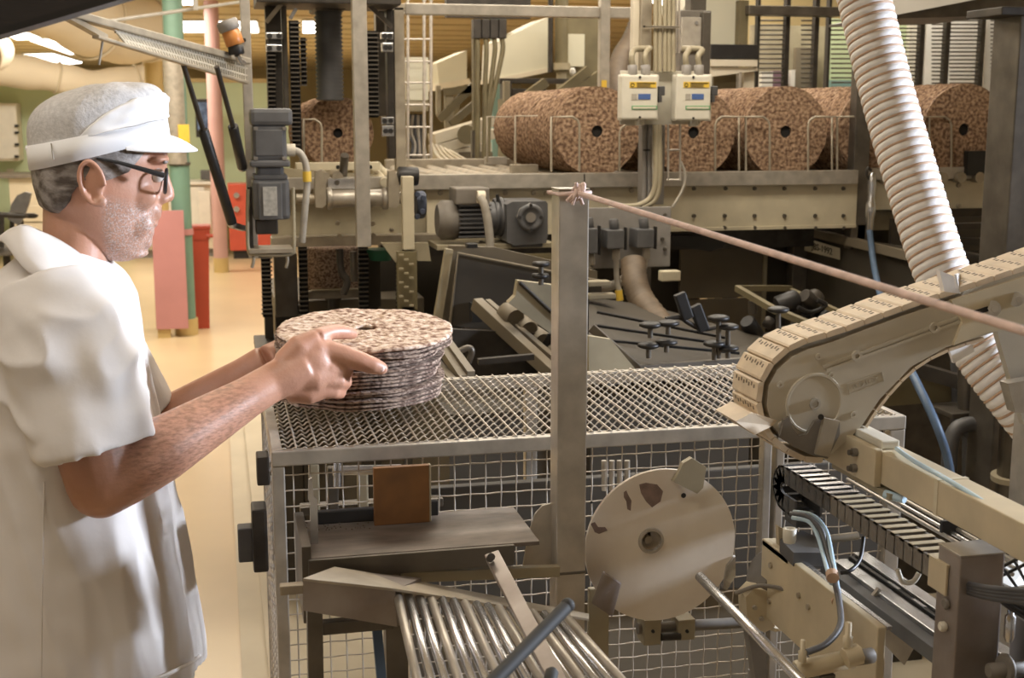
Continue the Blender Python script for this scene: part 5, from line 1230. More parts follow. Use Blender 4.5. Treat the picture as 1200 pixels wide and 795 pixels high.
# forked tooth bracket under the nose
t = thing('fork_bracket', 'brown forked bracket plate cradling the conveyor nose', 'bracket', P(950, 540, 1.535))
obj('fork', PP([(914, 512), (919, 492), (925, 489), (929, 502), (936, 511), (946, 509), (955, 494), (966, 490), (984, 494), (984, 510), (970, 538), (952, 534), (930, 524)], 1.535, .006), 'motor_dusty', t)
obj('fork_web', PP([(966, 490), (984, 494), (972, 536), (956, 533)], 1.528, .006), 'steel_dusty', t)
obj('pin', M().cyl(P(962, 489, 1.53), P(962, 489, 1.515), .004, 12), 'iron_dark', t)

# ================================================================== beam, clamp and cable carrier running to the right
S0 = P(972, 499, 1.62)
t = thing('support_beam', 'tan square support beam with a bolted clamp plate', 'beam', (S0.x, 1.4, S0.z-.04))
obj('beam', M().box((S0.x, 1.10, S0.z-.043), (S0.x+.04, 1.63, S0.z), .002), 'arm_tan', t)
cp = obj('clamp_plate', M().box((S0.x-.010, 1.47, S0.z-.047), (S0.x, 1.64, S0.z+.004), .0015), 'arm_tan', t)
for q, z in ((1.615, -.012), (1.615, -.034), (1.52, -.012), (1.52, -.034)):
    b = obj('hex_bolt', M().cyl((S0.x-.010, q, S0.z+z), (S0.x-.017, q, S0.z+z), .006, 6), 'motor_dusty', cp)
    obj('stud', M().cyl((S0.x-.017, q, S0.z+z), (S0.x-.022, q, S0.z+z), .0038, 10), 'steel_dark', b)
obj('plastic_strip', M().box((S0.x+.004, 1.48, S0.z+.001), (S0.x+.03, 1.66, S0.z+.012), .002), 'box_white', t)
obj('under_plate', M().box((S0.x-.004, 1.44, S0.z-.056), (S0.x+.03, 1.60, S0.z-.048), .001), 'cream_dark', t)
obj('zip_tie', M().box((S0.x-.001, 1.335, S0.z-.044), (S0.x+.041, 1.343, S0.z+.001), .0005), 'cream_paint', t)
obj('air_tube', M().tube(smoothpts([(S0.x+.02, 1.47, S0.z+.004), (S0.x+.006, 1.40, S0.z+.006), (S0.x+.004, 1.33, S0.z+.005), (S0.x+.01, 1.25, S0.z-.004), (S0.x+.02, 1.2, S0.z-.02)]), .003, 8), 'ice_hose', t)
obj('fitting', M().cyl((S0.x-.002, 1.455, S0.z-.052), (S0.x+.012, 1.43, S0.z-.052), .006, 10), 'ice_hose', t)
obj('outboard_stand', M().box((S0.x+.002, 1.10, 0), (S0.x+.038, 1.14, S0.z-.043), .002), 'steel', t)
# cable carrier
C0 = P(918, 546, 1.70)
t = thing('cable_carrier', 'dusty black ladder-type cable carrier chain curling down at its end', 'cable carrier', (C0.x+.02, 1.5, C0.z-.07))
Wc = .044; Hc = .026; pth = []
rb = .034; yc = 1.70
n_s = 19
for i in range(n_s+1): pth.append(Vector((C0.x, 1.29+(yc-1.29)*i/n_s, C0.z)))
for i in range(1, 8):
    a = i*PI/7; pth.append(Vector((C0.x, yc+math.sin(a)*rb, C0.z-rb+math.cos(a)*rb)))
for i in range(1, 3): pth.append(Vector((C0.x, yc-.021*i, C0.z-2*rb)))
for i in range(len(pth)-1):
    a, b = pth[i], pth[i+1]; d = (b-a).normalized(); nn = Vector((1, 0, 0)).cross(d); nn = -nn if i < n_s and nn.z < 0 else nn
    if i < n_s: nn = Vector((0, 0, 1))
    else: nn = Vector((1, 0, 0)).cross(d); cen = Vector((C0.x, yc, C0.z-rb)); nn = nn if nn.dot((a+b)/2-cen) > 0 else -nn
    mm = M()
    for sx in (0, Wc-.004): 
        q = [a-d*.001, b+d*.001, b+d*.001-nn*Hc, a-d*.001-nn*Hc]; mm.prism([p+Vector((sx, 0, 0)) for p in q], (.004, 0, 0))
    mm.prism([a+d*.001, a+d*.0115, a+d*.0115-nn*.003, a+d*.001-nn*.003], (Wc, 0, 0))
    lk = obj('carrier_link', mm, 'motor_dusty' if i < 12 else 'motor_grey', t)
    obj('rung', M().prism([a+d*.001+nn*.0004, a+d*.0115+nn*.0004, a+d*.0115+nn*.0012, a+d*.001+nn*.0012], (Wc, 0, 0)), 'arm_tan' if i < 12 else 'steel_bright', lk)
obj('end_bracket', M().prism([(C0.x-.004, 1.285, C0.z+.002), (C0.x+.055, 1.285, C0.z+.002), (C0.x+.055, 1.25, C0.z+.002), (C0.x-.004, 1.25, C0.z+.002)], (0, 0, .003)), 'arm_tan', t)
obj('end_cheek', M().box((C0.x-.006, 1.25, C0.z-.032), (C0.x-.003, 1.288, C0.z+.005), .0005), 'arm_tan', t)
obj('tail_bracket', M().prism([P(912, 617, 1.63), P(925, 624, 1.63), P(926, 645, 1.63), P(913, 640, 1.63)], (.0, .01, 0)), 'arm_tan', t)
obj('tail_support', M().box((C0.x, yc-.05, C0.z-2*rb-.012), (C0.x+Wc, yc-.01, C0.z-2*rb-.001), .001), 'motor_grey', t)
for k in range(4): obj('cable', M().tube(SP([(1100, 672+k*3, 1.30), (1130, 684+k*3, 1.24), (1165, 690+k*4, 1.18), (1230, 694+k*5, 1.1)]), .0034, 8), 'dark_cable', t)
# air tubes parallel to the carrier
t = thing('tube_bundle', 'bundle of thin steel tubes beside the cable carrier', 'tubes', P(1060, 640, 1.5))
for k in range(7):
    c = P(993+k*7.5, 562-k*2.5, 1.68); obj('tube', M().cyl((c.x, c.y, c.z), (c.x, 1.27+.012*(k % 3), c.z), .0028, 8), 'steel_bright' if k % 2 else 'steel', t)
for q in (1.34, 1.42): c = P(993, 562, 1.68); obj('tie', M().box((c.x-.002, q, c.z-.004), (c.x+.07, q+.006, c.z+.018), .001), 'black', t)
# square pillar at the right
a, b, c, d = rect(1121, 652, 1173, 800, 1.23)
t = thing('square_pillar', 'brown square steel pillar with a shiny cap next to the cable carrier', 'post', ((a+b)/2, 1.25, 0))
obj('shaft', M().box((a, 1.23, 0), (b, 1.275, d), .002), 'plate_scuffed', t)
obj('cap', M().box((a-.0005, 1.2295, d), (b+.0005, 1.2755, d+.002), .0006), 'steel', t)
for x, y, r, m_ in ((1106, 708, .007, 'motor_dusty'), (1101, 735, .006, 'box_white')):
    p = P(x, y, 1.25); obj('side_bolt', M().cyl(p, (a, 1.25, p.z), r, 14, bev=.002), m_, t)
    obj('washer', M().cyl((p.x+.014, 1.25, p.z), (p.x+.018, 1.25, p.z), r*1.7, 16), m_, t)
# right-hand block, rail and actuator
B0 = P(893, 631, 1.69)
t = thing('slide_unit', 'tan slide unit with a long bright linear rail', 'slide unit', (B0.x+.05, 1.45, B0.z-.13))
obj('side_plate', M().box((B0.x, 1.345, B0.z-.115), (B0.x+.012, 1.69, B0.z), .002), 'arm_tan', t)
obj('top_web', M().box((B0.x+.0, 1.60, B0.z-.01), (B0.x+.036, 1.69, B0.z-.001), .001), 'arm_tan', t)
obj('bright_edge', M().box((B0.x+.012, 1.345, B0.z-.005), (B0.x+.02, 1.60, B0.z), .001), 'steel_bright', t)
bolts(t, [], 1.5)
for y, z in ((1.655, -.03), (1.655, -.085), (1.56, -.04), (1.53, -.045)): obj('bolt', M().cyl((B0.x, y, B0.z+z), (B0.x-.003, y, B0.z+z), .0045, 8), 'steel_dusty', t)
R0 = P(982, 660, 1.60)
for k, (dx, dz, w_, h_, mt) in enumerate(((-.012, -.012, .020, .02, 'motor_grey'), (.008, -.006, .022, .03, 'steel_bright'), (.032, -.002, .006, .02, 'black'), (.040, .002, .020, .03, 'steel_bright'), (.060, -.012, .016, .02, 'steel'))):
    obj('rail_profile', M().box((R0.x+dx, 1.05, R0.z+dz-h_), (R0.x+dx+w_, 1.63, R0.z+dz), .001), mt, t)
for k in range(7): obj('rail_mark', M().box((R0.x+.0325, 1.10+k*.065, R0.z-.002), (R0.x+.0375, 1.13+k*.065, R0.z-.0012)), 'steel_bright', t)
obj('carriage', M().prism([P(914, 632, 1.62), P(940, 622, 1.66), P(968, 634, 1.62), P(972, 648, 1.58), P(930, 648, 1.58)], (0, 0, -.02)), 'motor_grey', t)
obj('nut', M().lathe([(.008, 0), (.0095, .004), (.0095, .02), (.006, .021), (.005, .012), (0, .012)], P(925, 636, 1.58), (0, 0, 1), 18), 'box_white', t)
obj('carriage_rod', M().cyl(P(972, 632, 1.6), P(1005, 628, 1.6), .006, 12), 'steel_dusty', t)
obj('swing_plate', PP([(1005, 722), (1030, 690), (1085, 735), (1060, 780)], 1.5, .006), 'steel_dusty', t)
obj('pad_loop', M().tube(SP([(1052, 668), (1058, 682), (1070, 682), (1077, 672)], 1.4), .0035, 8), 'box_white', t)
obj('stand', M().box((B0.x+.014, 1.5, 0), (B0.x+.06, 1.55, B0.z-.06), .002), 'steel_dark', t)
obj('stand', M().box((R0.x, 1.08, 0), (R0.x+.05, 1.13, R0.z-.04), .002), 'steel_dark', t)
t = thing('pneumatic_cylinder', 'tan pneumatic cylinder with hose fittings in the corner', 'cylinder', P(970, 795, 1.32))
obj('barrel', M().cyl(P(932, 786, 1.32), P(1000, 772, 1.32), .0115, 20, bev=.002), 'arm_tan', t)
obj('end_block', M().cyl(P(1000, 772, 1.32), P(1024, 768, 1.32), .0095, 16, bev=.002), 'motor_dusty', t)
hx = obj('hex_fitting', M().cyl(P(990, 772, 1.305), P(1008, 766, 1.305), .0125, 6), 'arm_tan', t)
obj('valve_stem', M().lathe([(.006, 0), (.006, .012), (.004, .013), (.004, .03), (0, .03)], P(993, 758, 1.31), (0, 0, 1), 12), 'arm_tan', t)
obj('valve_stem', M().lathe([(.005, 0), (.005, .012), (.003, .013), (.003, .026), (0, .026)], P(940, 775, 1.31), (0, 0, 1), 12), 'arm_tan', t)
for k, pts in enumerate(([(926, 603, 1.62), (945, 606, 1.6), (962, 622, 1.57), (970, 650, 1.54), (978, 680, 1.48), (984, 710, 1.42), (984, 735, 1.36), (968, 755, 1.33), (945, 765, 1.32)], [(930, 600, 1.63), (952, 604, 1.6), (968, 622, 1.57), (975, 652, 1.53), (982, 690, 1.46), (986, 720, 1.40)], [(928, 607, 1.61), (948, 612, 1.59), (958, 628, 1.57), (966, 655, 1.53), (974, 684, 1.47)])):
    obj('air_hose', M().tube(SP(pts), .0042 if k == 0 else .003, 8), ('motor_grey', 'ice_hose', 'ice_hose')[k], t)
for x, y in ((975, 672), (981, 700)): obj('hose_tie', M().cyl(P(x, y, 1.47), P(x+1, y+6, 1.46), .0085, 10), 'hose_tan', t)
obj('black_lead', M().tube(SP([(1012, 630, 1.5), (1008, 655, 1.48), (998, 668, 1.46), (985, 672, 1.46)]), .0028, 8), 'black', t)
obj('mount', M().box((P(968, 790, 1.32).x-.01, 1.315, 0), (P(968, 790, 1.32).x+.01, 1.335, P(968, 790, 1.32).z), .001), 'steel_dark', t)
# white sheet standing in for reflected window light, dark wires before it
t = thing('wire_glare_sheet', 'white sheet standing in for reflected light behind dark wires at the end of the cables', 'tray', P(1190, 690, 1.45))
obj('sheet', M().prism([P(1160, 676, 1.30), P(1235, 625, 1.48), P(1235, 680, 1.42), P(1185, 688, 1.28)], (0, .004, -.004)), 'white_paint', t)
for k in range(6): obj('wire', M().tube([P(1163+k*13, 676-k*9, 1.27), P(1180+k*12, 692-k*3, 1.25)], .0018, 6), 'black', t)
for k in range(2): obj('wire', M().tube([P(1160, 682-k*10, 1.27), P(1235, 645-k*12, 1.27)], .002, 6), 'black', t)
for k in range(3): obj('hanging_lead', M().tube(SP([(1168, 690+k*4, 1.2), (1180, 700+k*5, 1.19), (1210, 716+k*6, 1.15), (1235, 722+k*6, 1.12)]), .003, 8), 'black', t)
obj('valve', M().lathe([(.004, 0), (.006, .006), (.006, .03), (.0035, .032), (.0035, .045), (0, .045)], P(1182, 752, 1.2), (0, 0, 1), 14), 'steel_bright', t)
obj('lower_bolt', M().cyl(P(1158, 787, 1.2), P(1205, 783, 1.2), .009, 16, bev=.002), 'motor_dusty', t)
obj('lower_washer', M().cyl(P(1175, 785, 1.2), P(1181, 785, 1.2), .018, 18, bev=.002), 'motor_dusty', t)
obj('stand', M().box((P(1200, 790, 1.2).x, 1.2, 0), (P(1200, 790, 1.2).x+.03, 1.23, P(1190, 690, 1.3).z), .001), 'steel_dark', t)

# ================================================================== white spiral hose
YH = 2.25
path = smoothpts([P(*p) for p in ((1003, -40, 2.5), (1013, 0, 2.48), (1037, 100, 2.42), (1067, 205, 2.34), (1103, 318, 2.25), (1146, 405, 2.18), (1200, 478, 2.12), (1270, 560, 2.1))], 40)
cum = [0]
for i in range(1, len(path)): cum.append(cum[-1]+(path[i]-path[i-1]).length)
hs = thing('spiral_hose', 'white spiral suction hose with tan ribs coming down past the rolls', 'hose', path[-1])
pitch = .0185; Rh = .0515
def hpt(s):
    lo = 0
    for i in range(1, len(cum)):
        if cum[i] >= s: q = (s-cum[i-1])/(cum[i]-cum[i-1]); return path[i-1].lerp(path[i], q), (path[i]-path[i-1]).normalized()
    return path[-1], (path[-1]-path[-2]).normalized()
vs = []; fs = []; n = 28; rings = int(cum[-1]/pitch*6)
xa0 = Vector((0, 1, 0))
def hframe(d): x = (xa0-d*xa0.dot(d)).normalized(); return x, d.cross(x)
for i in range(rings+1):
    s = cum[-1]*i/rings; p, d = hpt(s); x, y = hframe(d)
    for j in range(n):
        a = 2*PI*j/n; ph = (s/pitch-j/n) % 1.0
        r = Rh*(1.0+.055*math.sin(PI*min(ph/.75, 1)) - .03*(1 if ph > .8 else 0)); vs.append(p+(x*math.cos(a)+y*math.sin(a))*r)
for i in range(rings):
    for j in range(n): fs.append((i*n+j, i*n+(j+1) % n, (i+1)*n+(j+1) % n, (i+1)*n+j))
obj('sleeve', M().add(vs, fs, True), 'hose_white', hs)
hp_ = []; turns = cum[-1]/pitch; k = int(turns*20)
for i in range(k+1):
    s = cum[-1]*i/k; p, d = hpt(s); x, y = hframe(d); a = 2*PI*((s/pitch-.87) % 1.0); hp_.append(p+(x*math.cos(a)+y*math.sin(a))*Rh*1.0)
obj('spiral_rib', M().tube(hp_, .0026, 6), 'hose_tan', hs)

# ================================================================== crispbread rounds held over the grating
YS = 2.03
z0 = P(420, 486, 1.888).z; cxs = P(427, 420, YS).x
ND = 15; th = (P(427, 383, YS).z-z0)/ND
ORD = ['topmost', 'second', 'third', 'fourth', 'fifth', 'sixth', 'seventh', 'eighth', 'ninth', 'tenth', 'eleventh', 'twelfth', 'thirteenth', 'fourteenth', 'lowest']
rnd = random.Random(11)
for i in range(ND):
    fromtop = ND-1-i; tz = z0+i*th
    R = .1405 if fromtop < 3 else .131+rnd.uniform(-.004, .004)
    ox = (.001+rnd.uniform(-.002, .002)) if fromtop < 3 else -.009+rnd.uniform(-.003, .003)
    oy = rnd.uniform(-.003, .003); tilt = math.radians(5.0*i/(ND-1)+rnd.uniform(-.5, .5)); rings = 46 if fromtop == 0 else 12; n = 180 if fromtop == 0 else 120
    r0 = .0165; h = th*.80; off = Vector((i*5.3, i*2.1, 0)); vs = []; fs = []
    def surf(top):
        for a_ in range(rings+1):
            r = r0+(R-r0)*a_/rings
            for j in range(n):
                a = 2*PI*j/n; x, y = r*math.cos(a), r*math.sin(a)
                e = 1+.016*noise.noise(Vector((math.cos(a)*4, math.sin(a)*4, i*3.3)))*a_/rings
                wv = .0028*noise.noise(Vector((math.cos(a)*2.6, math.sin(a)*2.6, i*.35+9)))*(a_/rings)**2
                bz = .0014*noise.noise(Vector((x*110, y*110, 0))+off)+.0008*noise.noise(Vector((x*260, y*260, 4))+off)
                edge = -.0013 if a_ == rings else 0
                z = (h+bz+edge) if top else (.0006*noise.noise(Vector((x*90, y*90, 7)))-edge)
                vs.append((x*e, y*e, z+wv))
    surf(True); surf(False); B_ = (rings+1)*n
    for a_ in range(rings):
        for j in range(n):
            k = (j+1) % n
            fs.append((a_*n+j, (a_+1)*n+j, (a_+1)*n+k, a_*n+k)); fs.append((B_+a_*n+j, B_+a_*n+k, B_+(a_+1)*n+k, B_+(a_+1)*n+j))
    for j in range(n):
        k = (j+1) % n; fs.append((rings*n+j, B_+rings*n+j, B_+rings*n+k, rings*n+k)); fs.append((j, k, B_+k, B_+j))
    rot = Matrix.Rotation(-tilt, 3, 'X') if False else Matrix.Rotation(tilt, 3, 'X')
    m = M().add([Vector((cxs+ox, YS+oy, tz))+rot@Vector(v) for v in vs], fs, fromtop == 0)
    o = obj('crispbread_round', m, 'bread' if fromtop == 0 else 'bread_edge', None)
    tag(o, ('%s crispbread round of the stack in the hands' % ORD[fromtop]) if fromtop in (0, ND-1) else '%s crispbread round from the top of the stack in the hands' % ORD[fromtop], 'crispbread', 'crispbread rounds held by the worker')

# ================================================================== the worker
YM = 1.93
def Q(px, py, dy=0.): return P(px, py, YM+dy)
pc = Q(90, 300)
per = thing('person', 'man in white short-sleeved coat, white cap and glasses holding crispbread', 'person', (pc.x, YM, 0))
def loft(levels, n=32, yc=YM, frontk=.16, cap=True, tiltf=None, pw_=1.0):
    # levels: (y_px, x_back, x_front, half_width_m[, yoff]) -> closed loft, facing +X
    m = M(); vs = []
    for lv in levels:
        y, xb, xf, hw = lv[:4]; dy = lv[4] if len(lv) > 4 else 0
        for j in range(n):
            a = 2*PI*j/n; c, s = math.cos(a), math.sin(a)
            px = (xb+xf)/2+(xf-xb)/2*c
            py = y if not isinstance(y, tuple) else y[0]+(y[1]-y[0])*(px-xb)/(xf-xb)
            w_ = hw*math.copysign(abs(s)**pw_, s)*(1-frontk*c)
            b = P(px, py, yc); vs.append(Vector((b.x, yc+dy+w_, b.z)))
    k = len(levels)
    fs = [(i*n+j, i*n+(j+1) % n, (i+1)*n+(j+1) % n, (i+1)*n+j) for i in range(k-1) for j in range(n)]
    if cap: fs += [tuple(range(n)), tuple(range((k-1)*n, k*n))[::-1]]
    return m.add(vs, fs, True)
def remesh(m, voxel, it=4, fac=.5):
    me = bpy.data.meshes.new('tmp'); me.from_pydata([tuple(v) for v in m.v], [], m.f); me.update()
    b = bmesh.new(); b.from_mesh(me); bmesh.ops.remove_doubles(b, verts=b.verts, dist=1e-6); bmesh.ops.recalc_face_normals(b, faces=b.faces); b.to_mesh(me); b.free()
    o = bpy.data.objects.new('tmp', me); COL.objects.link(o)
    r = o.modifiers.new('r', 'REMESH'); r.mode = 'VOXEL'; r.voxel_size = voxel; r.use_smooth_shade = True
    if it: s_ = o.modifiers.new('s', 'SMOOTH'); s_.iterations = it; s_.factor = fac
    bpy.context.view_layer.update(); dg = bpy.context.evaluated_depsgraph_get()
    out = bpy.data.meshes.new_from_object(o.evaluated_get(dg))
    V = [v.co.copy() for v in out.vertices]; NN = [v.normal.copy() for v in out.vertices]; Fc = [tuple(p.vertices) for p in out.polygons]
    bpy.data.objects.remove(o); bpy.data.meshes.remove(me); bpy.data.meshes.remove(out)
    return V, NN, Fc
HY = math.radians(7); hax = Q(88, 250)
zA, zB = Q(88, 300).z, Q(88, 345).z
def hrot(v):
    w_ = max(0, min(1, (v.z-zB)/(zA-zB))); a = HY*w_; dx, dy = v.x-hax.x, v.y-YM
    return Vector((hax.x+dx*math.cos(a)-dy*math.sin(a), YM+dx*math.sin(a)+dy*math.cos(a), v.z))
# ---- body: head, neck, trunk, arms, hands and legs in one skin
b = M()
head = [(108, 95, 130, .03), (112, 80, 150, .045), (122, 62, 170, .060), (140, 48, 184, .071), (160, 40, 193, .078), (178, 39, 197, .079), (190, 39, 197, .078), (203, 40, 191, .077), (220, 43, 189, .075), (238, 48, 187, .071),
        (252, 60, 185, .067), (266, 74, 181, .062), (280, 92, 177, .054), (292, 110, 171, .043), (301, 124, 163, .030), (306, 132, 154, .018)]
HM = loft(head, 40, frontk=.20, pw_=.92); b.add(HM.v, HM.f, True)
nk = loft([(215, 52, 128, .052), (250, 50, 130, .056), (280, 50, 128, .058), (305, 46, 128, .062), (330, 36, 126, .075), (350, 20, 130, .11)], 28, frontk=.0); b.add(nk.v, nk.f, True)
s_ = SC(120, 220, YM)
def el(px, py, dy, r, rot=None, n=16): b.ell(Q(px, py, dy), r, n, rot)
for u in (-1, 1):
    el(150, 232, u*.043, (.036, .012, .022)); el(146, 264, u*.037, (.036, .013, .024)); el(181, 187, u*.032, (.018, .026, .0075), Matrix.Rotation(.12*u, 3, 'Z'))
    el(189, 234, u*.0125, (.0105, .0075, .0075))
    # ear
    ec = Q(101, 216, u*.080)
    rot = Matrix.Rotation(-.18, 3, 'Y')@Matrix.Rotation(u*.28, 3, 'Z')
    b.ell(ec, (.0125, .006, .027), 16, rot)
    b.tube([ec+rot@Vector((.0155*math.cos(a), u*.007+.002*math.cos(a)*-u, .030*math.sin(a)+.002)) for a in [k*PI/10-.25 for k in range(17)]][::1], .0040, 8)
    b.ell(ec+rot@Vector((.006, u*.004, -.026)), (.008, .005, .009), 12)
b.tube([Q(190, 194), Q(192, 208), Q(195, 221), Q(196, 229)], [.007, .0085, .0105, .0115], 12); el(197, 230.5, 0, (.0100, .0125, .0095)); el(189, 236, 0, (.011, .007, .005))
el(181.5, 246, 0, (.0105, .027, .012)); el(182.5, 254, 0, (.0085, .022, .0048)); el(179, 262.5, 0, (.0085, .020, .0062)); el(173, 272, 0, (.010, .024, .010)); el(169, 283, 0, (.0125, .023, .013)); el(150, 298, 0, (.03, .03, .008))
# trunk and legs (under the clothes)
tr = loft([(345, 10, 128, .10), (372, -8, 145, .15), (410, -18, 155, .165), (500, -20, 165, .165), (600, -15, 165, .155), (700, -15, 165, .165), (800, -20, 160, .17), (850, -15, 155, .165)], 28, frontk=.0); b.add(tr.v, tr.f, True)
for u in (-1, 1):
    hx = Q(70, 840).x; zt2 = Q(70, 830).z
    b.tube([(hx, YM+u*.09, zt2+.02), (hx+.01, YM+u*.095, .50), (hx, YM+u*.10, .30), (hx-.01, YM+u*.10, .09)], [.085, .058, .055, .04], 16)
    b.tube([(hx-.03, YM+u*.10, .06), (hx+.08, YM+u*.105, .05), (hx+.16, YM+u*.11, .04)], [.04, .042, .03], 12)
# near arm
sh_ = P(62, 345, 1.785); el_ = P(118, 570, 1.725); wr_ = P(318, 449, 1.862)
def armtube(p0, p1, p2, u):
    b.tube([p0.lerp(p1, .08), p0.lerp(p1, .35), p0.lerp(p1, .75), p1], [.046, .052, .0485, .0435], 20)
    b.ell(p1, (.043, .042, .043), 18)
    b.tube([p1, p1.lerp(p2, .12), p1.lerp(p2, .33), p1.lerp(p2, .6), p1.lerp(p2, .85), p2], [.043, .0455, .0455, .0375, .030, .0285], 20)
armtube(sh_, el_, wr_, 1)
b.ell(sh_.lerp(el_, .1), (.045, .045, .045), 18)
# near hand: thumb on top, index along the rim, the other fingers hooked under
b.tube([wr_, P(338, 440, 1.868), P(358, 430, 1.873)], [.029, .031, .030], 18)
b.tube([P(345, 420, 1.872), P(372, 412, 1.878), P(388, 414, 1.882)], [.022, .022, .017], 14)
b.tube([P(340, 445, 1.868), P(368, 442, 1.872), P(388, 434, 1.878)], [.024, .026, .019], 14)
b.tube([P(338, 458, 1.868), P(362, 460, 1.87), P(382, 455, 1.876)], [.018, .019, .015], 14)
b.tube([P(332, 428, 1.868), P(352, 408, 1.872), P(371, 397, 1.882)], [.020, .021, .0155], 14)       # thenar
b.tube([P(371, 396, 1.882), P(383, 390.5, 1.898), P(393, 389, 1.912), P(405, 389.5, 1.924), P(414, 391.5, 1.936)], [.0145, .012, .0122, .0112, .0085], 14); b.ell(P(414, 391.5, 1.936), (.0085, .0085, .008), 12)
b.tube([P(384, 413, 1.88), P(405, 418, 1.876), P(423, 424, 1.873), P(438, 429, 1.873), P(447, 432, 1.876)], [.0185, .0168, .0150, .0132, .0105], 14); b.ell(P(447, 432, 1.876), (.0105, .0105, .0105), 12)
for (x, y, r) in ((390, 432, .0135), (389, 446, .0125), (383, 458, .0115)):
    b.tube([P(x-6, y, 1.872), P(x+8, y+1, 1.876), P(x+15, y+2, 1.892), P(x+12, y+3, 1.915), P(x+2, y+4, 1.932)], [r*1.15, r, r*.95, r*.9, r*.7], 12)
b.ell(P(360, 428, 1.868), (.036, .019, .034), 18); b.ell(P(345, 438, 1.866), (.036, .02, .032), 18)
# far arm and hand
sh2 = P(85, 345, 2.09); el2 = P(150, 528, 2.135); wr2 = P(312, 424, 2.10)
armtube(sh2, el2, wr2, -1); b.ell(sh2.lerp(el2, .1), (.045, .045, .045), 18)
b.tube([wr2, P(332, 418, 2.115), P(352, 412, 2.14)], [.027, .031, .028], 16)
for k in range(4):
    z_ = 405+k*11; b.tube([P(352, z_, 2.15), P(366, z_+1, 2.172), P(385, z_+2, 2.188), P(402, z_+3, 2.192)], [.0125, .0105, .0095, .0075], 10)
b.tube([P(335, 405, 2.10), P(345, 400, 2.145), P(358, 398, 2.165)], [.014, .0115, .009], 10)
V, NN, Fc = remesh(b, .0026, 8, .5)
me = bpy.data.meshes.new('body'); body = bpy.data.objects.new('body', me); COL.objects.link(body); body.parent = per
org = wl(per); zx = Q(120, 220)
def uv(v): return 120+(v.x-zx.x)/s_, 220-(v.z-zx.z)/s_
beard = []; hairy = []
fe = (P(62, 345, 1.785), el_, wr_)
for v in V:
    u_, w_ = uv(v); q = 0.; hh = 0.
    if v.z > Q(100, 312).z and u_ > 100:
        # jaw, chin and moustache area
        line = 231+max(0, (150-u_))*-.30+max(0, (u_-150))*.22
        q = max(0, min(1, (w_-line)/14))*max(0, min(1, (u_-112)/10))
        if u_ > 176 and w_ < 262 and w_ > 246: q *= .55
        if u_ > 180 and 251 < w_ < 267: q *= .25
        if u_ > 196 or w_ < 242 and u_ > 188: q = 0
    beard.append(q)
    if v.x > -.16 and v.z < Q(0, 400).z and v.y < 1.9:
        d = (wr_-el_); t_ = (v-el_).dot(d)/d.length_squared
        if 0 < t_ < .93: hh = min(1, t_*5)*min(1, (.93-t_)*6)
    hairy.append(hh)
me.from_pydata([tuple(hrot(v)-org) for v in V], [], Fc); me.polygons.foreach_set('use_smooth', [True]*len(Fc))
for nm, dat in (('beard', beard), ('hairy', hairy)):
    at = me.attributes.new(nm, 'FLOAT', 'POINT'); at.data.foreach_set('value', dat)
sk = MATS['skin']; nt = sk.node_tree; N = nt.nodes; Lk = nt.links; bs = N['Principled BSDF']
src = bs.inputs['Base Color'].links[0].from_socket
def mixin(attr, scale, col, lo, hi, gain, stretch=None):
    global src
    a = N.new('ShaderNodeAttribute'); a.attribute_name = attr
    tc = N.new('ShaderNodeTexCoord'); mp = N.new('ShaderNodeMapping'); Lk.new(tc.outputs['Object'], mp.inputs[0])
    if stretch: mp.inputs['Scale'].default_value = stretch[0]; mp.inputs['Rotation'].default_value = stretch[1]
    nz = N.new('ShaderNodeTexNoise'); nz.inputs['Scale'].default_value = scale; nz.inputs['Detail'].default_value = 4; Lk.new(mp.outputs[0], nz.inputs['Vector'])
    mr = N.new('ShaderNodeMapRange'); mr.inputs['From Min'].default_value = lo; mr.inputs['From Max'].default_value = hi; mr.inputs['To Max'].default_value = gain; mr.clamp = True; Lk.new(nz.outputs['Fac'], mr.inputs['Value'])
    mu = N.new('ShaderNodeMath'); mu.operation = 'MULTIPLY'; Lk.new(mr.outputs[0], mu.inputs[0]); Lk.new(a.outputs['Fac'], mu.inputs[1])
    mx = N.new('ShaderNodeMixRGB'); mx.inputs['Color2'].default_value = tuple(col)+(1,); Lk.new(mu.outputs[0], mx.inputs['Fac']); Lk.new(src, mx.inputs['Color1']); src = mx.outputs[0]
mixin('beard', 330, (.20, .155, .135), .38, .62, .55)
mixin('beard', 420, (.56, .50, .47), .46, .64, .65)
mixin('hairy', 110, (.16, .085, .05), .40, .66, .62, ((.8, 1, 3.0), (0, .55, 0)))
Lk.new(src, bs.inputs['Base Color'])
me.materials.append(sk)
# nails
for c, d in (((444, 430.5, 1.8655), (449, 435, 1.868)),):
    a, e = P(*c), P(*d); obj('fingernail', M().ell(a.lerp(e, .4), (.0062, .0022, .0052), 12, Matrix.Rotation(.35, 3, 'Y')), 'nail', body)
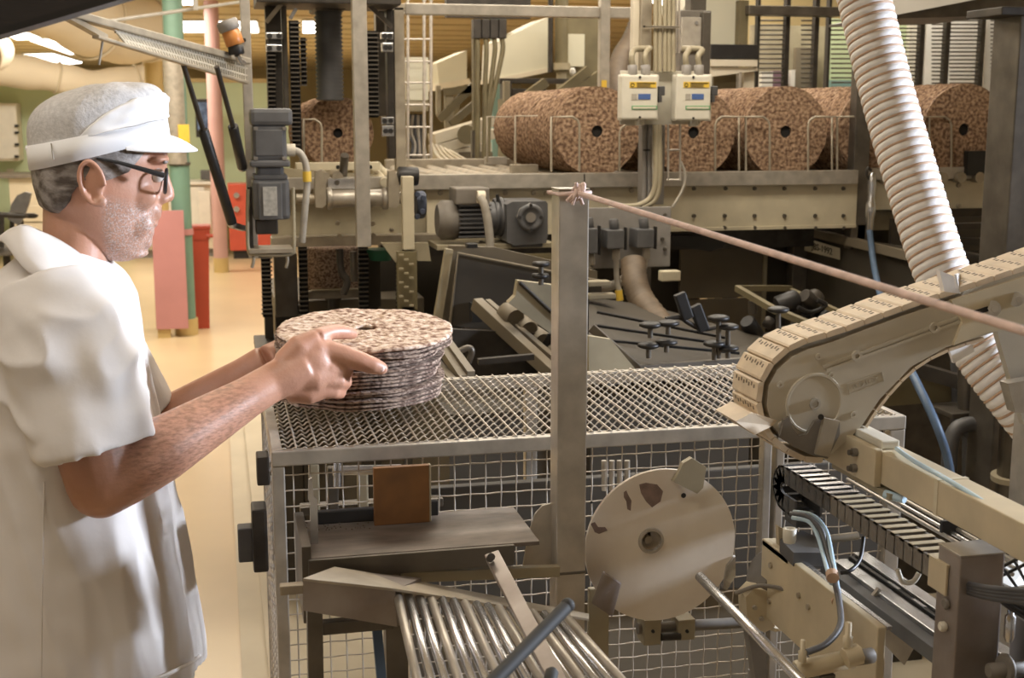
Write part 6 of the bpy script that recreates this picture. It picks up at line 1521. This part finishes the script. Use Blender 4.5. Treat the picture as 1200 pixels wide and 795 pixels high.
# eyes, glasses, hair, cap
for u in (-1, 1):
    e = obj('eye', M().ell(Q(180.5, 206, u*.031), (.0115, .0115, .0105), 16).xf(hrot), 'eye_white', body)
    obj('iris', M().ell(Q(187.5, 208, u*.031), (.0035, .0055, .0055), 12).xf(hrot), 'black', e)
    obj('eyebrow', M().ell(Q(190, 190, u*.034), (.005, .020, .0035), 12, Matrix.Rotation(.12*u, 3, 'Z')).xf(hrot), 'hair', body)
gl = M(); parts_g = []
for u in (-1, 1):
    tp = M().tube([Q(104, 186, u*.083), Q(130, 191, u*.084), Q(160, 199.5, u*.083), Q(184, 206.5, u*.078)], [.0018, .0026, .0034, .0040], 8)
    parts_g.append(('temple', tp, 'black'))
    cgx, ry, rz = 193.5, .024, .0165
    pts = []
    for k in range(24):
        a = 2*PI*k/24; sx = math.copysign(abs(math.cos(a))**.7, math.cos(a)); sz = math.copysign(abs(math.sin(a))**.7, math.sin(a))
        yy = u*.038+sx*ry; zz = sz*rz; c_ = Q(194-abs(yy)*90, 213, yy); pts.append(c_+Vector((zz*.12, 0, zz)))
    parts_g.append(('lens_rim', M().tube(pts, .0024, 8, closed=True), 'black'))
    parts_g.append(('lens', M().add([p for p in pts]+[p+Vector((.0012, 0, 0)) for p in pts], [tuple(range(24)), tuple(range(47, 23, -1))]+[(i, 24+i, 24+(i+1) % 24, (i+1) % 24) for i in range(24)]), 'glass'))
parts_g.append(('bridge', M().tube([Q(194, 206, -.014), Q(196.5, 204, 0), Q(194, 206, .014)], .0022, 8), 'black'))
gs = None
for nm, m_, mt in parts_g:
    m_.xf(hrot)
    if gs is None: gs = obj('glasses', m_, mt, per)
    else: obj(nm, m_, mt, gs)
# hair shell behind and beside the ear
def headpt(y, a, off):
    for i in range(len(head)-1):
        if head[i][0] <= y <= head[i+1][0]:
            q = (y-head[i][0])/(head[i+1][0]-head[i][0]); L0, L1 = head[i], head[i+1]
            xb, xf, hw = (L0[k]+(L1[k]-L0[k])*q for k in (1, 2, 3)); break
    c, sn = math.cos(a), math.sin(a); px = (xb+xf)/2+((xf-xb)/2+off/s_)*c
    w_ = (hw+off)*math.copysign(abs(sn)**.92, sn)*(1-.20*c); p = P(px, y, YM); return Vector((p.x, YM+w_, p.z))
rows = [170, 180, 190, 200, 208, 216, 224, 232, 240, 247]; lim = [.80, .98, 1.10, 1.18, 1.45, 1.95, 2.05, 2.1, 2.25, 2.5]
m = M(); nc = 40; vs = []
for off_ in (.0042, -.004):
    for y, l0 in zip(rows, lim):
        for j in range(nc+1):
            a = l0+(2*PI-2*l0)*j/nc; e_ = off_*(.35 if (y == 247 and off_ > 0) else 1)
            if off_ > 0: e_ += .0012*noise.noise(Vector((a*14, y*.06, 0)))
            vs.append(headpt(y, a, e_))
R_ = len(rows); fs = []; W_ = nc+1; O_ = R_*W_
for i in range(R_-1):
    for j in range(nc): fs += [(i*W_+j, i*W_+j+1, (i+1)*W_+j+1, (i+1)*W_+j), (O_+i*W_+j, O_+(i+1)*W_+j, O_+(i+1)*W_+j+1, O_+i*W_+j+1)]
    fs += [(i*W_, (i+1)*W_, O_+(i+1)*W_, O_+i*W_), (i*W_+nc, O_+i*W_+nc, O_+(i+1)*W_+nc, (i+1)*W_+nc)]
for j in range(nc): fs += [((R_-1)*W_+j, (R_-1)*W_+j+1, O_+(R_-1)*W_+j+1, O_+(R_-1)*W_+j)]
obj('hair', m.add(vs, fs, True).xf(hrot), 'hair', per)
# cap
capL = [((199, 160), 36, 198, .0845), ((182, 146), 33.5, 196, .0855), ((168, 136), 32, 194, .086), ((142, 118), 30, 194.5, .089), ((124, 105), 42, 191, .084), ((110, 98.5), 66, 180, .066), ((103, 97), 88, 165, .042), ((100, 97), 105, 148, .02)]
m = loft(capL, 64, frontk=.14, pw_=.92)
sm = []
def capx(v):
    d = .006*noise.noise(Vector((v.x*20, v.y*16, v.z*26)))+.003*noise.noise(Vector((v.x*60, v.y*40, v.z*60))); zc_ = (v.z-Q(0, 165).z)/.08
    return v+Vector((0, math.copysign(1, v.y-YM)*d, d*.8))*max(0, min(1, zc_+.2))
cm = obj('cap', m.xf(capx).xf(hrot), 'cap_mesh', per)
sd = cm.modifiers.new('s', 'SUBSURF'); sd.levels = 2; sd.render_levels = 2
def cappt(t, a, off_):
    i = min(int(t), len(capL)-2); q = t-i; A_, B_ = capL[i], capL[i+1]
    y0 = A_[0][0]+(B_[0][0]-A_[0][0])*q; y1 = A_[0][1]+(B_[0][1]-A_[0][1])*q; xb = A_[1]+(B_[1]-A_[1])*q; xf = A_[2]+(B_[2]-A_[2])*q; hw = A_[3]+(B_[3]-A_[3])*q
    c, sn = math.cos(a), math.sin(a); px = (xb+xf)/2+((xf-xb)/2+off_/s_)*c; py = y0+(y1-y0)*(px-xb)/(xf-xb); p = P(px, py, YM)
    return capx(Vector((p.x, YM+(hw+off_)*math.copysign(abs(sn)**.92, sn)*(1-.14*c), p.z+off_*.4)))
def patch(t0, t1f, amax, off_, nm, mat, nr=14, nc=56):
    vs = []
    for lay in (off_, -.002):
        for i in range(nr+1):
            for j in range(nc+1):
                a = -amax+2*amax*j/nc; t = t0+(t1f(a)-t0)*i/nr
                ed = (1-(abs(a)/amax)**8)*(1-(i/nr)**8); e = (lay+.003*noise.noise(Vector((a*3, t*2.2, 1))))*ed-.0004*(1-ed) if lay > 0 else lay; vs.append(cappt(t, a, e))
    W_ = nc+1; O_ = (nr+1)*W_; fs = []
    for i in range(nr):
        for j in range(nc): a_ = i*W_+j; fs += [(a_, a_+1, a_+W_+1, a_+W_), (O_+a_, O_+a_+W_, O_+a_+W_+1, O_+a_+1)]
        for j in (0, nc): a_ = i*W_+j; fs.append((a_, O_+a_, O_+a_+W_, a_+W_))
    for j in range(nc):
        for i in (0, nr): a_ = i*W_+j; fs.append((a_, a_+1, O_+a_+1, O_+a_))
    return obj(nm, M().add(vs, fs, True).xf(hrot), mat, cm)
patch(1.6, lambda a: 1.8+1.95*(1-(abs(a)/1.86)**3.5), 1.85, .0042, 'front_panel', 'cap')
def band(l0, l1, off_, nm, mat):
    vs = []; n = 64
    for (yl, xb, xf, hw) in (l0, l1):
        for o_ in (0, 1):
            for j in range(n):
                a = 2*PI*j/n; c, sn = math.cos(a), math.sin(a); e = off_ if o_ else -.003
                px = (xb+xf)/2+((xf-xb)/2+e/s_)*c; py = yl[0]+(yl[1]-yl[0])*(px-xb)/(xf-xb); p = P(px, py, YM)
                vs.append(Vector((p.x, YM+(hw+e)*math.copysign(abs(sn)**.92, sn)*(1-.14*c), p.z)))
    fs = []
    for j in range(n):
        k = (j+1) % n; fs += [(n+j, n+k, 3*n+k, 3*n+j), (j, 2*n+j, 2*n+k, k), (2*n+j, 3*n+j, 3*n+k, 2*n+k), (j, k, n+k, n+j)]
    return obj(nm, M().add(vs, fs, True).xf(hrot), mat, cm)
band(capL[0], ((170.5, 137.5), 32, 194.5, .086), .0022, 'hat_band', 'cap')
obj('band_seam', M().tube([hrot(Q(51.5, 168, -.078)), hrot(Q(52.5, 178, -.0795)), hrot(Q(54, 187, -.0795))], .0011, 6), 'grey_cable', cm)
0 and obj('fold_seam', M().tube([hrot(v) for v in SP([(98, 157, YM-.092), (106, 140, YM-.094), (118, 126, YM-.093), (140, 118, YM-.088), (165, 121, YM-.076)])], .0022, 8), 'cap', cm)
obj('back_tab', M().tube([hrot(v) for v in SP([(36, 170, YM-.02), (30, 173, YM-.02), (28, 175, YM-.02)])], .0015, 6), 'cap', cm)
vs = []; nb = 30; kb = 8
for layer in (0, 1):
    for i in range(nb+1):
        a = -1.28+2.56*i/nb; c, sn = math.cos(a), math.sin(a)
        px = 117+81*c; py = 199+(160-199)*(px-36)/(198-36); p = P(px, py, YM); inner = Vector((p.x, YM+.0845*math.copysign(abs(sn)**.92, sn)*(1-.14*c), p.z))
        ext = .040*max(0, math.cos(a*1.2))**.6
        for k in range(kb+1):
            q = k/kb; dz = -.021*q*(.55+.45*abs(c))-.004*q*q*abs(sn)
            vs.append(inner+Vector((ext*q, sn*ext*.25*q, dz*(ext/.040)+(.0022 if layer else 0)+.003*math.sin(q*PI))))
fs = []; O_ = (nb+1)*(kb+1)
for i in range(nb):
    for k in range(kb):
        a_ = i*(kb+1)+k; fs += [(a_, a_+1, a_+kb+2, a_+kb+1), (O_+a_, O_+a_+kb+1, O_+a_+kb+2, O_+a_+1)]
    a_ = i*(kb+1)+kb; fs.append((a_, O_+a_, O_+a_+kb+1, a_+kb+1))
obj('brim', M().add(vs, fs, True).xf(hrot), 'cap', cm)
# ---- white coat
c_ = M()
tor = loft([(292, 30, 116, .078), (308, 10, 132, .125), (324, -10, 149, .178), (348, -27, 163, .202), (400, -36, 170, .205), (450, -40, 177, .203), (500, -40, 188, .20), (560, -40, 201, .198), (620, -40, 213, .20), (690, -40, 226, .205), ((800, 752), -42, 237, .212), ((822, 770), -42, 237, .212)], 56, frontk=.0); c_.add(tor.v, tor.f, True)
def sleeve(pts, rs, rec=.05):
    d = (pts[-1]-pts[-2]).normalized()
    pp = pts+[pts[-1]+d*.0005, pts[-1]-d*rec]; rr = rs+[rs[-1]-.009, rs[-1]-.013]
    vs = []; k = len(pp); n = 40; prev = None
    for i, p in enumerate(pp):
        t = (pts[min(i+1, len(pts)-1)]-pts[min(max(i-1, 0), len(pts)-2)]).normalized() if i < len(pts) else d
        x = Vector((0, 1, 0)); x = (x-t*x.dot(t)).normalized(); y = t.cross(x)
        for j in range(n):
            a = 2*PI*j/n; w_ = 1+.05*math.sin(3*a+i)*(1 if i >= 2 else 0); vs.append(p+(x*math.cos(a)*.9+y*math.sin(a))*rr[i]*w_)
    fs = [(i*n+j, i*n+(j+1) % n, (i+1)*n+(j+1) % n, (i+1)*n+j) for i in range(k-1) for j in range(n)]
    fs += [tuple(range(n)), tuple(range((k-1)*n, k*n))[::-1]]
    c_.add(vs, fs, True)
sleeve([P(48, 338, 1.80), P(66, 385, 1.775), P(86, 440, 1.752), P(104, 508, 1.735), P(108, 526, 1.733)], [.075, .083, .0835, .080, .079])
sleeve([P(75, 345, 2.06), P(100, 400, 2.085), P(128, 455, 2.10), P(146, 490, 2.11)], [.075, .08, .078, .076])
V, NN, Fc = remesh(c_, .0043, 5, .5)
out = []
sa, sb2 = P(48, 338, 1.80), P(108, 526, 1.733); sdir = (sb2-sa).normalized(); sx_ = Vector((0, 1, 0)); sx_ = (sx_-sdir*sx_.dot(sdir)).normalized(); sy_ = sdir.cross(sx_)
xc_ = Q(75, 500).x
def ridged(v): return (1-abs(noise.noise(v)))**2.2
for v, nn in zip(V, NN):
    u_, w_ = uv(v); rel = v-sa; al = rel.dot(sdir); rad = (rel-sdir*al).length
    low = max(0, min(1, (w_-340)/200))
    an = math.atan2(rel.dot(sy_), rel.dot(sx_)); k = max(0, min(1, (al-.01)/.06))*max(0, min(1, (.205-al)/.03))
    d1 = k*(.0125*ridged(Vector((math.cos(an)*1.5+al*9, math.sin(an)*1.5-al*6, al*3)))-.006) + .002*noise.noise(v*30)
    an = math.atan2(v.y-YM, v.x-xc_)
    d2 = low*(.016*ridged(Vector((math.cos(an)*2.6+v.z*.9, math.sin(an)*2.6, v.z*1.1)))-.009) + .006*low*ridged(Vector((math.cos(an)*5+v.z*7, math.sin(an)*5-v.z*3, 3)))-.003*low + .0025*noise.noise(v*22)
    ws = max(0, min(1, (.125-rad)/.03))*max(0, min(1, (.235-al)/.03))*max(0, min(1, (1.87-v.y)/.03))
    d = d1*ws+d2*(1-ws)
    out.append(v+nn*d)
me2 = bpy.data.meshes.new('coat'); coat = bpy.data.objects.new('coat', me2); COL.objects.link(coat); coat.parent = per
me2.from_pydata([tuple(v-org) for v in out], [], Fc); me2.polygons.foreach_set('use_smooth', [True]*len(Fc)); me2.materials.append(MATS['shirt'])
sb = coat.modifiers.new('s', 'SMOOTH'); sb.iterations = 2
# collar flaps
inn = [(40, 271, .0), (46, 272, -.062), (70, 283, -.076), (98, 302, -.068), (122, 326, -.048), (142, 352, -.026), (166, 396, -.006)]
oup = [(-8, 286, .0), (4, 285, -.10), (30, 317, -.145), (64, 334, -.150), (98, 343, -.118), (128, 358, -.062), (168, 400, -.012)]
for u in (1, -1):
    I = smoothpts([P(x, y, YM+d*u) for x, y, d in inn], 6); O2 = smoothpts([P(x, y, YM+d*u) for x, y, d in oup], 6); n_ = len(I); vs = []
    for lay in (0, 1):
        for a, e in zip(I, O2):
            for k in range(6):
                q = k/5; p = a.lerp(e, q)+Vector((0, -.016*u*math.sin(q*PI)*.7, .014*math.sin(q*PI)*(1-.3*q))); vs.append(p+Vector((0, -.0035*u*lay, .003*lay)))
    fs = []; O_ = n_*6
    for i in range(n_-1):
        for k in range(5):
            a_ = i*6+k; fs += [(a_, a_+1, a_+7, a_+6), (O_+a_, O_+a_+6, O_+a_+7, O_+a_+1)]
        for k in (0, 5): a_ = i*6+k; fs.append((a_, O_+a_, O_+a_+6, a_+6))
    fs += [tuple(range(6))+tuple(range(O_+5, O_-1, -1))]
    obj('collar', M().add(vs, fs, True), 'shirt', coat)
hm = [P(x, y, YM+dy) for x, y, dy in ((236, 766, 0), (231, 772, -.06), (216, 781, -.12), (190, 793, -.165), (150, 806, -.195), (100, 815, -.205))]
obj('hem_seam', M().tube(smoothpts(hm, 5), .0028, 6), 'shirt', coat)
obj('front_seam', M().tube(smoothpts([P(52, 565, 1.722), P(50, 650, 1.722), P(49, 720, 1.718), P(48, 805, 1.715)], 5), .0013, 6), 'shirt', coat)
# trousers and shoes
for u in (-1, 1):
    hx = Q(70, 840).x; m = M().tube([(hx+.005, YM+u*.085, Q(70, 800).z), (hx+.01, YM+u*.09, .75), (hx+.01, YM+u*.097, .50), (hx, YM+u*.10, .30), (hx-.01, YM+u*.10, .07)], [.115, .105, .085, .08, .075], 20)
    obj('trouser_leg', m, 'trousers', per)
    m = M().tube([(hx-.075, YM+u*.10, .045), (hx-.05, YM+u*.10, .05), (hx+.03, YM+u*.10, .052), (hx+.12, YM+u*.105, .042), (hx+.18, YM+u*.11, .035), (hx+.205, YM+u*.11, .032)], [.02, .046, .05, .048, .04, .015], 16)
    m.xf(lambda v: Vector((v.x, v.y, max(.002, v.z)))); obj('shoe', m, 'shoe', per)
